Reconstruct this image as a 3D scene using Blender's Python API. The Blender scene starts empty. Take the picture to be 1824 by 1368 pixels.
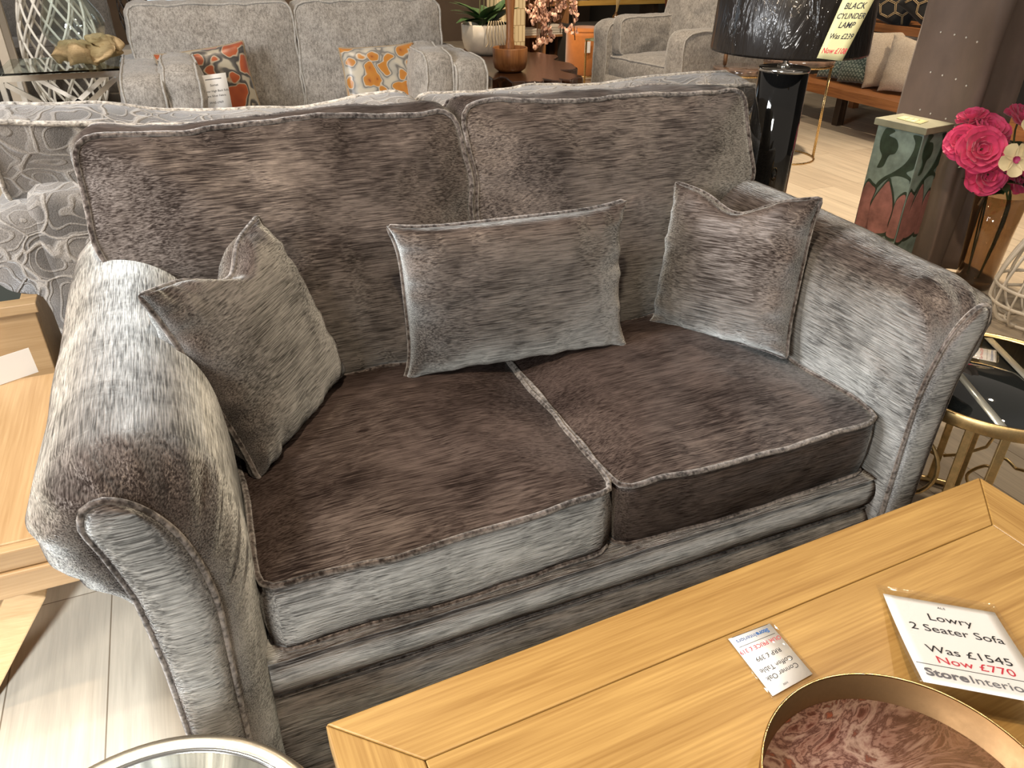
import bpy, bmesh, math, random
from math import sin, cos, pi, radians as rad, sqrt
from mathutils import Vector, Matrix, Quaternion, noise
random.seed(7)
SC = bpy.context.scene
COL = SC.collection

# ------------------------------------------------------------------ camera
cd = bpy.data.cameras.new('camera'); cam = bpy.data.objects.new('camera', cd); COL.objects.link(cam)
cd.sensor_width = 36.0; cd.lens = 36.0 * 1348.87 / 1824.0; cd.clip_start = 0.02
YAW, PITCH, ROLL = 0.4028, 0.5380, -0.0081
_f = Vector((sin(YAW)*cos(PITCH), cos(YAW)*cos(PITCH), -sin(PITCH)))
_r = Vector((cos(YAW), -sin(YAW), 0)); _d = _f.cross(_r)
_r2 = cos(ROLL)*_r + sin(ROLL)*_d; _d2 = -sin(ROLL)*_r + cos(ROLL)*_d
cam.matrix_world = Matrix(((_r2.x, -_d2.x, -_f.x, -0.5902), (_r2.y, -_d2.y, -_f.y, -0.8978), (_r2.z, -_d2.z, -_f.z, 1.3317), (0, 0, 0, 1)))
SC.camera = cam

# ------------------------------------------------------------------ view, world, shop lights, added fills
SC.view_settings.view_transform = 'Standard'; SC.view_settings.look = 'None'
SC.view_settings.gamma = 1.0; SC.view_settings.use_curve_mapping = False
SC.view_settings.exposure = 0.75
W = bpy.data.worlds.new('shop_ambient'); SC.world = W; W.use_nodes = True
W.node_tree.nodes['Background'].inputs[0].default_value = (1.0, 0.87, 0.74, 1)
W.node_tree.nodes['Background'].inputs[1].default_value = 0.14
def lamp(name, loc, target, energy, color, size=0.12, spot=None, blend=0.6):
    if spot:
        l = bpy.data.lights.new(name, 'SPOT'); l.spot_size = rad(spot); l.spot_blend = blend; l.shadow_soft_size = size
    else:
        l = bpy.data.lights.new(name, 'AREA'); l.size = size
    l.energy = energy; l.color = color
    o = bpy.data.objects.new(name, l); COL.objects.link(o); o.location = loc
    o.rotation_euler = (Vector(target)-Vector(loc)).to_track_quat('-Z', 'Y').to_euler()
    return o
WARM = (1.0, 0.80, 0.58); NEUT = (1.0, 0.93, 0.85); COOL = (0.95, 0.97, 1.0)
lamp('spot_sofa', (-0.55, -0.55, 3.0), (0.25, 0.55, 0.6), 120, WARM, 0.06, 70)
lamp('spot_table', (0.7, -1.0, 2.9), (0.45, -0.5, 0.45), 9, WARM, 0.06, 75)
lamp('spot_right', (1.7, 0.3, 2.9), (1.0, 0.5, 0.5), 50, WARM, 0.06, 75)
lamp('spot_left', (-1.9, 0.2, 2.9), (-0.75, 0.35, 0.6), 70, NEUT, 0.08, 80)
lamp('spot_paisley', (-0.2, 2.0, 2.9), (0.1, 1.6, 0.8), 30, WARM, 0.08, 95)
lamp('spot_grey_sofa', (-0.1, 2.3, 2.9), (-0.1, 3.5, 0.7), 55, WARM, 0.08, 90)
lamp('spot_floor', (2.9, 2.2, 3.0), (2.6, 2.4, 0.0), 420, WARM, 0.08, 70)
lamp('spot_armchair', (2.2, 4.0, 3.0), (2.8, 5.2, 0.5), 130, WARM, 0.08, 80)
lamp('spot_shelves', (4.3, 2.6, 2.9), (5.2, 3.4, 0.6), 110, WARM, 0.08, 80)
lamp('spot_back', (1.6, 5.6, 3.0), (1.8, 7.4, 0.6), 260, WARM, 0.08, 95)
lamp('spot_left_back', (-1.6, 4.0, 3.0), (-1.5, 5.6, 0.5), 150, NEUT, 0.08, 95)
lamp('flare_fill_floor_left', (-1.25, -1.55, 1.15), (-1.10, -0.10, 0.0), 380, (0.82, 0.91, 1.0), 0.06, 34)  # added spot whitening the floor in place of a lens flare
lamp('added_fill_left_front', (-2.1, -1.5, 1.7), (-0.6, 0.1, 0.45), 22, (1.0, 0.97, 0.92), 0.5)  # added unseen fill that silvers the sofa fronts
lamp('cool_fill_left', (-3.2, 0.4, 2.0), (-0.7, 0.4, 0.6), 95, COOL, 1.2)  # unseen cool fill from the left; no window stands there

# ------------------------------------------------------------------ helpers: objects
def tag(o, label=None, cat=None, group=None, kind=None):
    if label: o['label'] = label
    if cat: o['category'] = cat
    if group: o['group'] = group
    if kind: o['kind'] = kind
    return o
def thing(name, label, cat, loc=(0, 0, 0), rot=0, group=None):
    o = bpy.data.objects.new(name, None); COL.objects.link(o); o.empty_display_size = 0.05
    o.location = loc
    if isinstance(rot, Matrix): o.rotation_euler = rot.to_euler()
    elif isinstance(rot, (tuple, list)): o.rotation_euler = rot
    else: o.rotation_euler = (0, 0, rot)
    return tag(o, label, cat, group)
def put(name, geo, m, parent=None, smooth=True, sub=0, bev=0):
    v, f = geo
    me = bpy.data.meshes.new(name); me.from_pydata([tuple(p) for p in v], [], f); me.validate(); 
    bm = bmesh.new(); bm.from_mesh(me); bmesh.ops.recalc_face_normals(bm, faces=bm.faces); bm.to_mesh(me); bm.free()
    if smooth: me.shade_smooth()
    o = bpy.data.objects.new(name, me); COL.objects.link(o)
    if m: me.materials.append(m)
    if parent: o.parent = parent
    if bev:
        b = o.modifiers.new('bevel', 'BEVEL'); b.width = bev; b.segments = 2; b.limit_method = 'ANGLE'; b.angle_limit = rad(40)
    if sub:
        s = o.modifiers.new('sub', 'SUBSURF'); s.levels = sub; s.render_levels = sub
    return o
def copy_tree(o, parent=None):
    c = o.copy(); COL.objects.link(c)
    if parent: c.parent = parent
    for ch in list(o.children): copy_tree(ch, c)
    return c
# ------------------------------------------------------------------ helpers: geometry (verts, faces)
def join(*gs):
    V, Fs = [], []
    for v, f in gs:
        n = len(V); V += [Vector(p) for p in v]; Fs += [[i+n for i in q] for q in f]
    return V, Fs
def xf(g, M): return [M @ Vector(p) for p in g[0]], g[1]
def mv(g, x, y, z): return [Vector(p)+Vector((x, y, z)) for p in g[0]], g[1]
def box(x0, x1, y0, y1, z0, z1):
    v = [(x, y, z) for x in (x0, x1) for y in (y0, y1) for z in (z0, z1)]
    return [Vector(p) for p in v], [[0,1,3,2],[4,6,7,5],[0,4,5,1],[2,3,7,6],[0,2,6,4],[1,5,7,3]]
def bar(a, b, w, h=None, up=(0, 0, 1)):
    a, b = Vector(a), Vector(b); h = h or w; d = (b-a).normalized(); u = Vector(up)
    if abs(d.dot(u)) > .98: u = Vector((0, 1, 0))
    s = d.cross(u).normalized(); t = s.cross(d)
    v = []
    for p in (a, b):
        for q in ((-1,-1),(1,-1),(1,1),(-1,1)): v.append(p + s*q[0]*w/2 + t*q[1]*h/2)
    return v, [[0,1,2,3],[7,6,5,4],[0,4,5,1],[1,5,6,2],[2,6,7,3],[3,7,4,0]]
def loft(rings, closed=True, cap0=True, cap1=True):
    n = len(rings[0]); V = [Vector(p) for r in rings for p in r]; Fs = []
    for k in range(len(rings)-1):
        for i in range(n if closed else n-1):
            j = (i+1) % n; Fs.append([k*n+i, k*n+j, (k+1)*n+j, (k+1)*n+i])
    if cap0: Fs.append(list(range(n))[::-1])
    if cap1: Fs.append([(len(rings)-1)*n+i for i in range(n)])
    return V, Fs
def tube(path, r, closed=False, seg=8, squash=1.0):
    P = [Vector(p) for p in path]; n = len(P); rings = []
    T = []
    for i in range(n):
        a = P[(i-1) % n] if (closed or i > 0) else P[i]; b = P[(i+1) % n] if (closed or i < n-1) else P[i]
        d = b-a; T.append(d.normalized() if d.length > 1e-9 else Vector((0, 0, 1)))
    ref = Vector((0, 0, 1)) if abs(T[0].z) < .9 else Vector((1, 0, 0))
    N = (ref - T[0]*ref.dot(T[0])).normalized()
    for i in range(n):
        N = (N - T[i]*N.dot(T[i]))
        N = N.normalized() if N.length > 1e-6 else T[i].orthogonal().normalized()
        B = T[i].cross(N); rr = r(i/(n-1)) if callable(r) else r
        rings.append([P[i] + N*cos(2*pi*k/seg)*rr + B*sin(2*pi*k/seg)*rr*squash for k in range(seg)])
    if closed: rings.append(rings[0])
    g = loft(rings, True, not closed, not closed)
    return g
def lathe(prof, seg=40, cap=True):
    rings = [[Vector((r*cos(2*pi*k/seg), r*sin(2*pi*k/seg), z)) for k in range(seg)] for r, z in prof]
    return loft(rings, True, cap, cap)
def circle(r, z=0, n=48, cx=0, cy=0, a0=0): return [Vector((cx+r*cos(a0+2*pi*k/n), cy+r*sin(a0+2*pi*k/n), z)) for k in range(n)]
def catmull(pts, n=8, closed=False):
    P = [Vector(p) for p in pts]; out = []; m = len(P)
    for i in range(m if closed else m-1):
        p0 = P[(i-1) % m] if (closed or i > 0) else P[i]; p1 = P[i]; p2 = P[(i+1) % m]
        p3 = P[(i+2) % m] if (closed or i+2 < m) else p2
        for k in range(n):
            t = k/n; out.append(.5*((2*p1)+(p2-p0)*t+(2*p0-5*p1+4*p2-p3)*t*t+(3*p1-p0-3*p2+p3)*t**3))
    if not closed: out.append(P[-1])
    return out
def resample(pts, n, closed=False):
    P = [Vector(p) for p in pts]
    if closed: P = P + [P[0]]
    L = [0]
    for a, b in zip(P, P[1:]): L.append(L[-1]+(b-a).length)
    out = []; m = n if closed else n-1; j = 0
    for k in range(n):
        s = L[-1]*k/m
        while j < len(L)-2 and L[j+1] < s: j += 1
        t = (s-L[j])/max(1e-9, L[j+1]-L[j]); out.append(P[j].lerp(P[j+1], min(1, max(0, t))))
    return out
def rpoly(pts, r, seg=6):
    """polygon with rounded corners; r a number or one per corner"""
    P = [Vector((p[0], p[1], 0)) for p in pts]; n = len(P); out = []
    for i in range(n):
        a, b, c = P[i-1], P[i], P[(i+1) % n]; rr = r[i] if isinstance(r, (list, tuple)) else r
        u = (a-b); v = (c-b); rr = min(rr, u.length*.49, v.length*.49)
        p, q = b+u.normalized()*rr, b+v.normalized()*rr
        for k in range(seg+1):
            t = k/seg; out.append((1-t)**2*p + 2*t*(1-t)*b + t*t*q)
    return out
def wob(p, s, a, seed=0):
    return Vector((noise.noise(p*s+Vector((seed, 0, 0))), noise.noise(p*s+Vector((0, seed, 31))), noise.noise(p*s+Vector((17, 0, seed)))))*a
def pad(outline, O, U, V, Wd, crown=.03, back=None, bulge=.012, wr=.006, ws=9, seed=0, rings=12, pipe=.0055, pw=.002):
    """boxed cushion: outline in (u,v), front face at O, thickness vector Wd; returns body and the two piping tubes"""
    O, U, V, Wd = Vector(O), Vector(U), Vector(V), Vector(Wd); N = U.cross(V).normalized()
    if N.dot(Wd) > 0: N = -N
    n = len(outline); c = sum((Vector((p[0], p[1], 0)) for p in outline), Vector())/n
    back = crown*.6 if back is None else back
    R = []
    at = lambda p: O + U*p[0] + V*p[1]
    S = [1-(k/rings)**1.25 for k in range(rings, 0, -1)]  # inner to outer
    for s in S:
        gb = math.exp(-((s-.93)/.06)**2)*wr*.55
        R.append([at(c+(p-c)*s) + N*(crown*(1-s**2.6) + gb*noise.noise(Vector((p.x*38, p.y*38, seed)))) for p in [Vector((q[0], q[1], 0)) for q in outline]])
    edge = []
    for t in (0, .12, .35, .65, .88, 1):
        ring = []
        for i in range(n):
            a, b = Vector(outline[i-1][:2]+(0,)) if isinstance(outline[i-1], tuple) else outline[i-1], outline[(i+1) % n]
            d = Vector((b[0]-a[0], b[1]-a[1], 0)); nn = Vector((d.y, -d.x, 0)).normalized()
            p = Vector((outline[i][0], outline[i][1], 0))
            if nn.dot(p-c) < 0 and False: nn = -nn
            ring.append(at(p+nn*bulge*sin(pi*t)) + Wd*t)
        edge.append(ring)
    rb = [[at(c+(Vector((p[0], p[1], 0))-c)*s) + Wd - N*back*(1-s**2.6) for p in outline] for s in S[::-1]]
    allr = R + edge + rb
    for ring in allr:
        for i, p in enumerate(ring): ring[i] = p + wob(p, ws, wr, seed) + wob(p, ws*2.7, wr*.35, seed+5)
    body = loft(allr)
    e0 = [p.copy() + N*.001 for p in edge[0]]; e1 = [p.copy() for p in edge[-1]]
    pipes = join(tube(e0, pipe, True, 8), tube(e1, pipe, True, 8)) if pipe else None
    return body, pipes
def ccw(pts):
    a = sum(p[0]*q[1]-q[0]*p[1] for p, q in zip(pts, pts[1:]+pts[:1]))
    return pts if a > 0 else pts[::-1]
def pillow(w, h, t, dip=.10, n=26, wr=.006, seed=0, pipe=.005, fold=None, sharp=.36):
    """knife-edge scatter cushion in XY, face towards +Z; returns body and piping"""
    def edge(u, v):
        c = .045*abs(u*v)**9; x = u*w/2*(1-dip*(1-abs(v)**5)*abs(u)**3-c); y = v*h/2*(1-dip*(1-abs(u)**5)*abs(v)**3-c); return x, y
    V, Fs, idx = [], [], {}
    def prof(u, v): return (max(0, (1-abs(u)**2.4))*max(0, (1-abs(v)**2.4)))**sharp
    for side in (1, -1):
        for i in range(n+1):
            for j in range(n+1):
                u, v = sin(pi/2*(2*i/n-1)), sin(pi/2*(2*j/n-1))
                b = i in (0, n) or j in (0, n)
                if b and side == -1: idx[(side, i, j)] = idx[(1, i, j)]; continue
                x, y = edge(u, v); z = side*t/2*prof(u, v)
                p = Vector((x, y, z))
                e = 1-prof(u, v)
                rad_w = wob(Vector((x*3, y*3, side)), 7, wr*2.2*e, seed).z
                cr = abs(u)**5*(1-abs(v)**8)*noise.noise(Vector((v*7, seed, side*3))) + abs(v)**5*(1-abs(u)**8)*noise.noise(Vector((u*9, seed+20, side*3)))
                p.z += (wob(p, 8, wr, seed).z + rad_w + side*cr*wr*1.9)*(0 if b else 1)
                if fold: p = fold(p, u, v)
                idx[(side, i, j)] = len(V); V.append(p)
        for i in range(n):
            for j in range(n):
                q = [idx[(side, i, j)], idx[(side, i+1, j)], idx[(side, i+1, j+1)], idx[(side, i, j+1)]]
                Fs.append(q if side == 1 else q[::-1])
    loop = [(i, 0) for i in range(n)] + [(n, j) for j in range(n)] + [(i, n) for i in range(n, 0, -1)] + [(0, j) for j in range(n, 0, -1)]
    path = resample([V[idx[(1, i, j)]] for i, j in loop], 150, True)
    path = [(path[i-1]+path[i]*2+path[(i+1) % 150])/4 for i in range(150)]
    return (V, Fs), (tube(path, pipe, True, 8) if pipe else None)
def basis(X, Y, N): return Matrix((X, Y, N)).transposed()
_txt = {}
def text_geo(s, size, align='CENTER', fn=None, shear=0.0, bold=0.0):
    """flat lettering as a mesh; fn maps a local point to its place"""
    cu = bpy.data.curves.new('lettering', 'FONT'); cu.body = s; cu.size = size; cu.align_x = align; cu.align_y = 'CENTER'; cu.shear = shear; cu.offset = bold; cu.resolution_u = 3
    o = bpy.data.objects.new('lettering', cu); COL.objects.link(o)
    dg = bpy.context.evaluated_depsgraph_get(); me = bpy.data.meshes.new_from_object(o.evaluated_get(dg))
    v = [p.co.copy() for p in me.vertices]; f = [list(p.vertices) for p in me.polygons]
    bpy.data.objects.remove(o); bpy.data.curves.remove(cu); bpy.data.meshes.remove(me)
    if fn: v = [Vector(fn(p)) for p in v]
    return v, f

# ------------------------------------------------------------------ materials
def mat(name):
    m = bpy.data.materials.new(name); m.use_nodes = True; nt = m.node_tree
    return m, nt, nt.nodes['Principled BSDF'], nt.nodes['Material Output']
def nd(nt, typ, **kw):
    n = nt.nodes.new(typ)
    for k, v in kw.items():
        if k.startswith('i_'): n.inputs[k[2:].replace('_', ' ')].default_value = v
        else: setattr(n, k, v)
    return n
def lk(nt, a, b): nt.links.new(a, b)
def coords(nt, scale=(1, 1, 1), rot=(0, 0, 0), kind='Object', loc=(0, 0, 0)):
    t = nd(nt, 'ShaderNodeTexCoord'); mp = nd(nt, 'ShaderNodeMapping')
    mp.inputs['Scale'].default_value = scale; mp.inputs['Rotation'].default_value = rot; mp.inputs['Location'].default_value = loc
    lk(nt, t.outputs[kind], mp.inputs['Vector']); return mp.outputs['Vector']
def noi(nt, vec, scale=5, detail=3, rough=.55, dist=0):
    n = nd(nt, 'ShaderNodeTexNoise'); n.inputs['Scale'].default_value = scale; n.inputs['Detail'].default_value = detail
    n.inputs['Roughness'].default_value = rough; n.inputs['Distortion'].default_value = dist
    lk(nt, vec, n.inputs['Vector']); return n.outputs['Fac']
def ramp(nt, fac, stops, interp='LINEAR'):
    r = nd(nt, 'ShaderNodeValToRGB'); r.color_ramp.interpolation = interp; e = r.color_ramp.elements
    while len(e) < len(stops): e.new(.5)
    for k, (p, c) in zip(e, stops): k.position = p; k.color = (c[0], c[1], c[2], 1) if not isinstance(c, (int, float)) else (c, c, c, 1)
    lk(nt, fac, r.inputs['Fac']); return r.outputs['Color']
def math_(nt, op, a, b):
    n = nd(nt, 'ShaderNodeMath', operation=op)
    for k, x in enumerate((a, b)):
        if isinstance(x, (int, float)): n.inputs[k].default_value = x
        else: lk(nt, x, n.inputs[k])
    return n.outputs[0]
def mixc(nt, fac, a, b, mode='MIX'):
    n = nd(nt, 'ShaderNodeMix', data_type='RGBA', blend_type=mode)
    for s, x in ((0, fac), (6, a), (7, b)):
        if isinstance(x, (int, float)): n.inputs[s].default_value = x
        elif isinstance(x, tuple): n.inputs[s].default_value = (x[0], x[1], x[2], 1)
        else: lk(nt, x, n.inputs[s])
    return n.outputs[2]
def bump(nt, h, strength=.3, dist=.01, normal=None):
    b = nd(nt, 'ShaderNodeBump'); b.inputs['Strength'].default_value = strength; b.inputs['Distance'].default_value = dist
    lk(nt, h, b.inputs['Height'])
    if normal: lk(nt, normal, b.inputs['Normal'])
    return b.outputs['Normal']
def plain(name, col, rough=.5, metal=0, spec=.5, coat=0, var=0, vs=12, bmp=0, sheen=0):
    m, nt, b, _ = mat(name)
    b.inputs['Base Color'].default_value = (*col, 1); b.inputs['Roughness'].default_value = rough
    b.inputs['Metallic'].default_value = metal; b.inputs['Specular IOR Level'].default_value = spec; b.inputs['Coat Weight'].default_value = coat
    b.inputs['Sheen Weight'].default_value = sheen
    n = noi(nt, coords(nt), vs, 4)
    lo = tuple(c*(1-var) for c in col); hi = tuple(min(1, c*(1+var)) for c in col)
    lk(nt, ramp(nt, n, [(.3, lo), (.7, hi)]), b.inputs['Base Color'])
    if bmp: lk(nt, bump(nt, n, bmp, .004), b.inputs['Normal'])
    return m
def velvet(name, streak=(4, 260, 260), base=(.036, .028, .025), tint=(.90, .94, .91), sig=.36, gain=1.0, nap=(0, 0, 0)):
    """crushed velvet: dark pile seen end-on, silver where it is seen from the side; nap leans the pile"""
    m, nt, b, out = mat(name); nt.nodes.remove(b)
    lines = noi(nt, coords(nt, streak), 1.0, 2, .6)
    lines2 = noi(nt, coords(nt, tuple(s*.5 for s in streak)), 1.0, 2, .6)
    blot = noi(nt, coords(nt, (1, 1.3, 1.3)), 6.5, 7, .66, .3)
    fine = noi(nt, coords(nt), 320, 1)
    crush = math_(nt, 'ADD', math_(nt, 'MULTIPLY', blot, .42), math_(nt, 'ADD', math_(nt, 'MULTIPLY', lines, .46), math_(nt, 'MULTIPLY', lines2, .12)))
    sil = ramp(nt, crush, [(.39, .24), (.50, .68), (.60, 1.0)])
    h = math_(nt, 'ADD', math_(nt, 'MULTIPLY', lines, .5), math_(nt, 'MULTIPLY', blot, .9))
    nrm = bump(nt, h, .42, .006)
    g = nd(nt, 'ShaderNodeNewGeometry')
    if any(nap):
        vt = nd(nt, 'ShaderNodeVectorTransform', vector_type='VECTOR', convert_from='OBJECT', convert_to='WORLD'); vt.inputs[0].default_value = nap
        va = nd(nt, 'ShaderNodeVectorMath', operation='ADD'); lk(nt, nrm, va.inputs[0]); lk(nt, vt.outputs[0], va.inputs[1])
        vn = nd(nt, 'ShaderNodeVectorMath', operation='NORMALIZE'); lk(nt, va.outputs[0], vn.inputs[0]); snrm = vn.outputs[0]
    else: snrm = nrm
    sh = nd(nt, 'ShaderNodeBsdfSheen', distribution='ASHIKHMIN'); sh.inputs['Roughness'].default_value = sig
    lk(nt, mixc(nt, 1.0, sil, tuple(min(1, t*gain) for t in tint), 'MULTIPLY'), sh.inputs['Color']); lk(nt, snrm, sh.inputs['Normal'])
    df = nd(nt, 'ShaderNodeBsdfDiffuse'); lk(nt, nrm, df.inputs['Normal'])
    lk(nt, ramp(nt, crush, [(.38, tuple(c*.5 for c in base)), (.62, tuple(c*2.4 for c in base))]), df.inputs['Color'])
    gl = nd(nt, 'ShaderNodeBsdfGlossy'); gl.inputs['Roughness'].default_value = .42; lk(nt, nrm, gl.inputs['Normal'])
    lk(nt, ramp(nt, crush, [(.44, .0), (.62, (.06, .055, .05))]), gl.inputs['Color'])
    a1 = nd(nt, 'ShaderNodeAddShader'); a2 = nd(nt, 'ShaderNodeAddShader')
    lk(nt, sh.outputs[0], a1.inputs[0]); lk(nt, df.outputs[0], a1.inputs[1]); lk(nt, a1.outputs[0], a2.inputs[0]); lk(nt, gl.outputs[0], a2.inputs[1])
    lk(nt, a2.outputs[0], out.inputs['Surface'])
    return m
def wood(name, dark, light, axis=0, scale=1.0, rough=.42, coat=.15, knots=True, contrast=1.0):
    m, nt, b, _ = mat(name)
    s = [26*scale]*3; s[axis] = 1.6*scale
    s2 = [240*scale]*3; s2[axis] = 6*scale
    v = coords(nt, tuple(s)); n1 = noi(nt, v, 1.0, 4, .6, 1.2)
    n2 = noi(nt, coords(nt, tuple(s2)), 1.0, 2, .5)
    f = math_(nt, 'ADD', math_(nt, 'MULTIPLY', n1, .58), math_(nt, 'MULTIPLY', n2, .42))
    col = ramp(nt, f, [(.5-.16/contrast, dark), (.5, tuple((a+c)/2 for a, c in zip(dark, light))), (.5+.14/contrast, light)])
    big = noi(nt, coords(nt, (2, 2, 2)), 1.3, 2)
    lk(nt, mixc(nt, math_(nt, 'MULTIPLY', big, .25), col, dark), b.inputs['Base Color'])
    b.inputs['Roughness'].default_value = rough; b.inputs['Coat Weight'].default_value = coat; b.inputs['Coat Roughness'].default_value = .25
    lk(nt, bump(nt, f, .18, .002), b.inputs['Normal'])
    return m
def weave(name, a, c, scale=420, big=30, rough=.9, sheen=.3, bmp=.35):
    m, nt, b, _ = mat(name)
    f1 = noi(nt, coords(nt, (1, 1, 2.2)), scale, 2, .7); f2 = noi(nt, coords(nt, (1, 1, .45)), scale*.6, 2, .7)
    f3 = noi(nt, coords(nt), big, 3, .6)
    f = math_(nt, 'ADD', math_(nt, 'MULTIPLY', f1, .4), math_(nt, 'ADD', math_(nt, 'MULTIPLY', f2, .4), math_(nt, 'MULTIPLY', f3, .2)))
    lk(nt, ramp(nt, f, [(.38, a), (.6, c)]), b.inputs['Base Color'])
    b.inputs['Roughness'].default_value = rough; b.inputs['Sheen Weight'].default_value = sheen; b.inputs['Specular IOR Level'].default_value = .15
    lk(nt, bump(nt, f, bmp, .003), b.inputs['Normal'])
    return m
def thin_glass(name, tint=(1, 1, 1), edge=.35):
    m, nt, b, out = mat(name)
    tr = nd(nt, 'ShaderNodeBsdfTransparent'); tr.inputs[0].default_value = (*tint, 1); gl = nd(nt, 'ShaderNodeBsdfGlossy'); gl.inputs['Roughness'].default_value = .03
    lw = nd(nt, 'ShaderNodeLayerWeight'); lw.inputs['Blend'].default_value = edge; pw = math_(nt, 'ADD', math_(nt, 'MULTIPLY', math_(nt, 'POWER', lw.outputs['Facing'], 2.0), .55), .05); mx = nd(nt, 'ShaderNodeMixShader')
    lk(nt, pw, mx.inputs[0]); lk(nt, tr.outputs[0], mx.inputs[1]); lk(nt, gl.outputs[0], mx.inputs[2]); lk(nt, mx.outputs[0], out.inputs['Surface'])
    return m
def glass(name, col=(1, 1, 1), rough=0.0, alpha_mix=.0, ior=1.45):
    m, nt, b, _ = mat(name)
    b.inputs['Base Color'].default_value = (*col, 1); b.inputs['Roughness'].default_value = rough
    b.inputs['Transmission Weight'].default_value = 1.0; b.inputs['IOR'].default_value = ior
    return m
def sleeve_mat(name):
    m, nt, b, out = mat(name)
    tr = nd(nt, 'ShaderNodeBsdfTransparent'); gl = nd(nt, 'ShaderNodeBsdfGlossy'); gl.inputs['Roughness'].default_value = .06
    mx = nd(nt, 'ShaderNodeMixShader')
    lk(nt, bump(nt, noi(nt, coords(nt), 40, 2), .15, .004), gl.inputs['Normal'])
    mx.inputs[0].default_value = .09; lk(nt, tr.outputs[0], mx.inputs[1]); lk(nt, gl.outputs[0], mx.inputs[2]); lk(nt, mx.outputs[0], out.inputs['Surface'])
    return m
def gold(name, col=(.80, .56, .22), rough=.22, worn=.5):
    m, nt, b, _ = mat(name)
    n = noi(nt, coords(nt), 28, 5, .7)
    lk(nt, ramp(nt, n, [(.35, tuple(c*(1-worn*.6) for c in col)), (.6, col)]), b.inputs['Base Color'])
    lk(nt, ramp(nt, n, [(.3, rough+.25*worn), (.65, rough)]), b.inputs['Roughness'])
    b.inputs['Metallic'].default_value = 1.0
    lk(nt, bump(nt, n, .2*worn, .002), b.inputs['Normal'])
    return m

# ------------------------------------------------------------------ floor
def floor_mat():
    m, nt, b, _ = mat('pale_oak_planks')
    v = coords(nt, (1, 1, 1), (0, 0, rad(90)))
    br = nd(nt, 'ShaderNodeTexBrick'); lk(nt, v, br.inputs['Vector'])
    br.inputs['Scale'].default_value = 1.0; br.inputs['Brick Width'].default_value = 1.3; br.inputs['Row Height'].default_value = .19
    br.inputs['Mortar Size'].default_value = .0015; br.inputs['Color1'].default_value = (.58, .50, .385, 1); br.inputs['Color2'].default_value = (.49, .41, .31, 1); br.inputs['Mortar'].default_value = (.20, .15, .10, 1)
    n = noi(nt, coords(nt, (22, 1.6, 1)), 1.0, 5, .65, .6); n2 = noi(nt, coords(nt, (160, 5, 1)), 1, 2)
    g = math_(nt, 'ADD', math_(nt, 'MULTIPLY', n, .7), math_(nt, 'MULTIPLY', n2, .3))
    lk(nt, mixc(nt, .75, br.outputs['Color'], ramp(nt, g, [(.3, .55), (.65, 1.0)]), 'MULTIPLY'), b.inputs['Base Color'])
    b.inputs['Roughness'].default_value = .38
    return m
fl = put('floor', box(-5, 9, -3, 10.5, -.05, 0), floor_mat(), smooth=False); tag(fl, 'pale wood plank floor of the furniture shop', None, None, 'structure')

# ------------------------------------------------------------------ scroll arm sofa
ARM = [(.62,.06),(.62,.30),(.618,.48),(.618,.58),(.628,.67),(.655,.725),(.70,.758),(.755,.77),(.81,.757),(.852,.72),(.872,.67),(.864,.62),(.838,.588),(.805,.572),(.778,.565),(.766,.53),(.76,.45),(.76,.06)]
PAN = [(.682,.07),(.679,.262),(.676,.379),(.673,.47),(.672,.53),(.677,.585),(.686,.631),(.698,.668),(.717,.702),(.741,.728),(.768,.740),(.788,.732),(.796,.706),(.785,.665),(.774,.617),(.765,.569),(.759,.472),(.757,.389),(.756,.07)]
def arm_rings(dx):
    a = [Vector((x+dx, 0, z)) for x, z in ARM]; p = [Vector((x+dx, 0, z)) for x, z in PAN]
    A = resample(catmull(a[:10], 6), 60) + resample(catmull(a[9:], 6), 50)[1:]
    Pn = resample(catmull(p[:12], 6), 60) + resample(catmull(p[11:], 6), 50)[1:]
    return A, Pn
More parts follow.
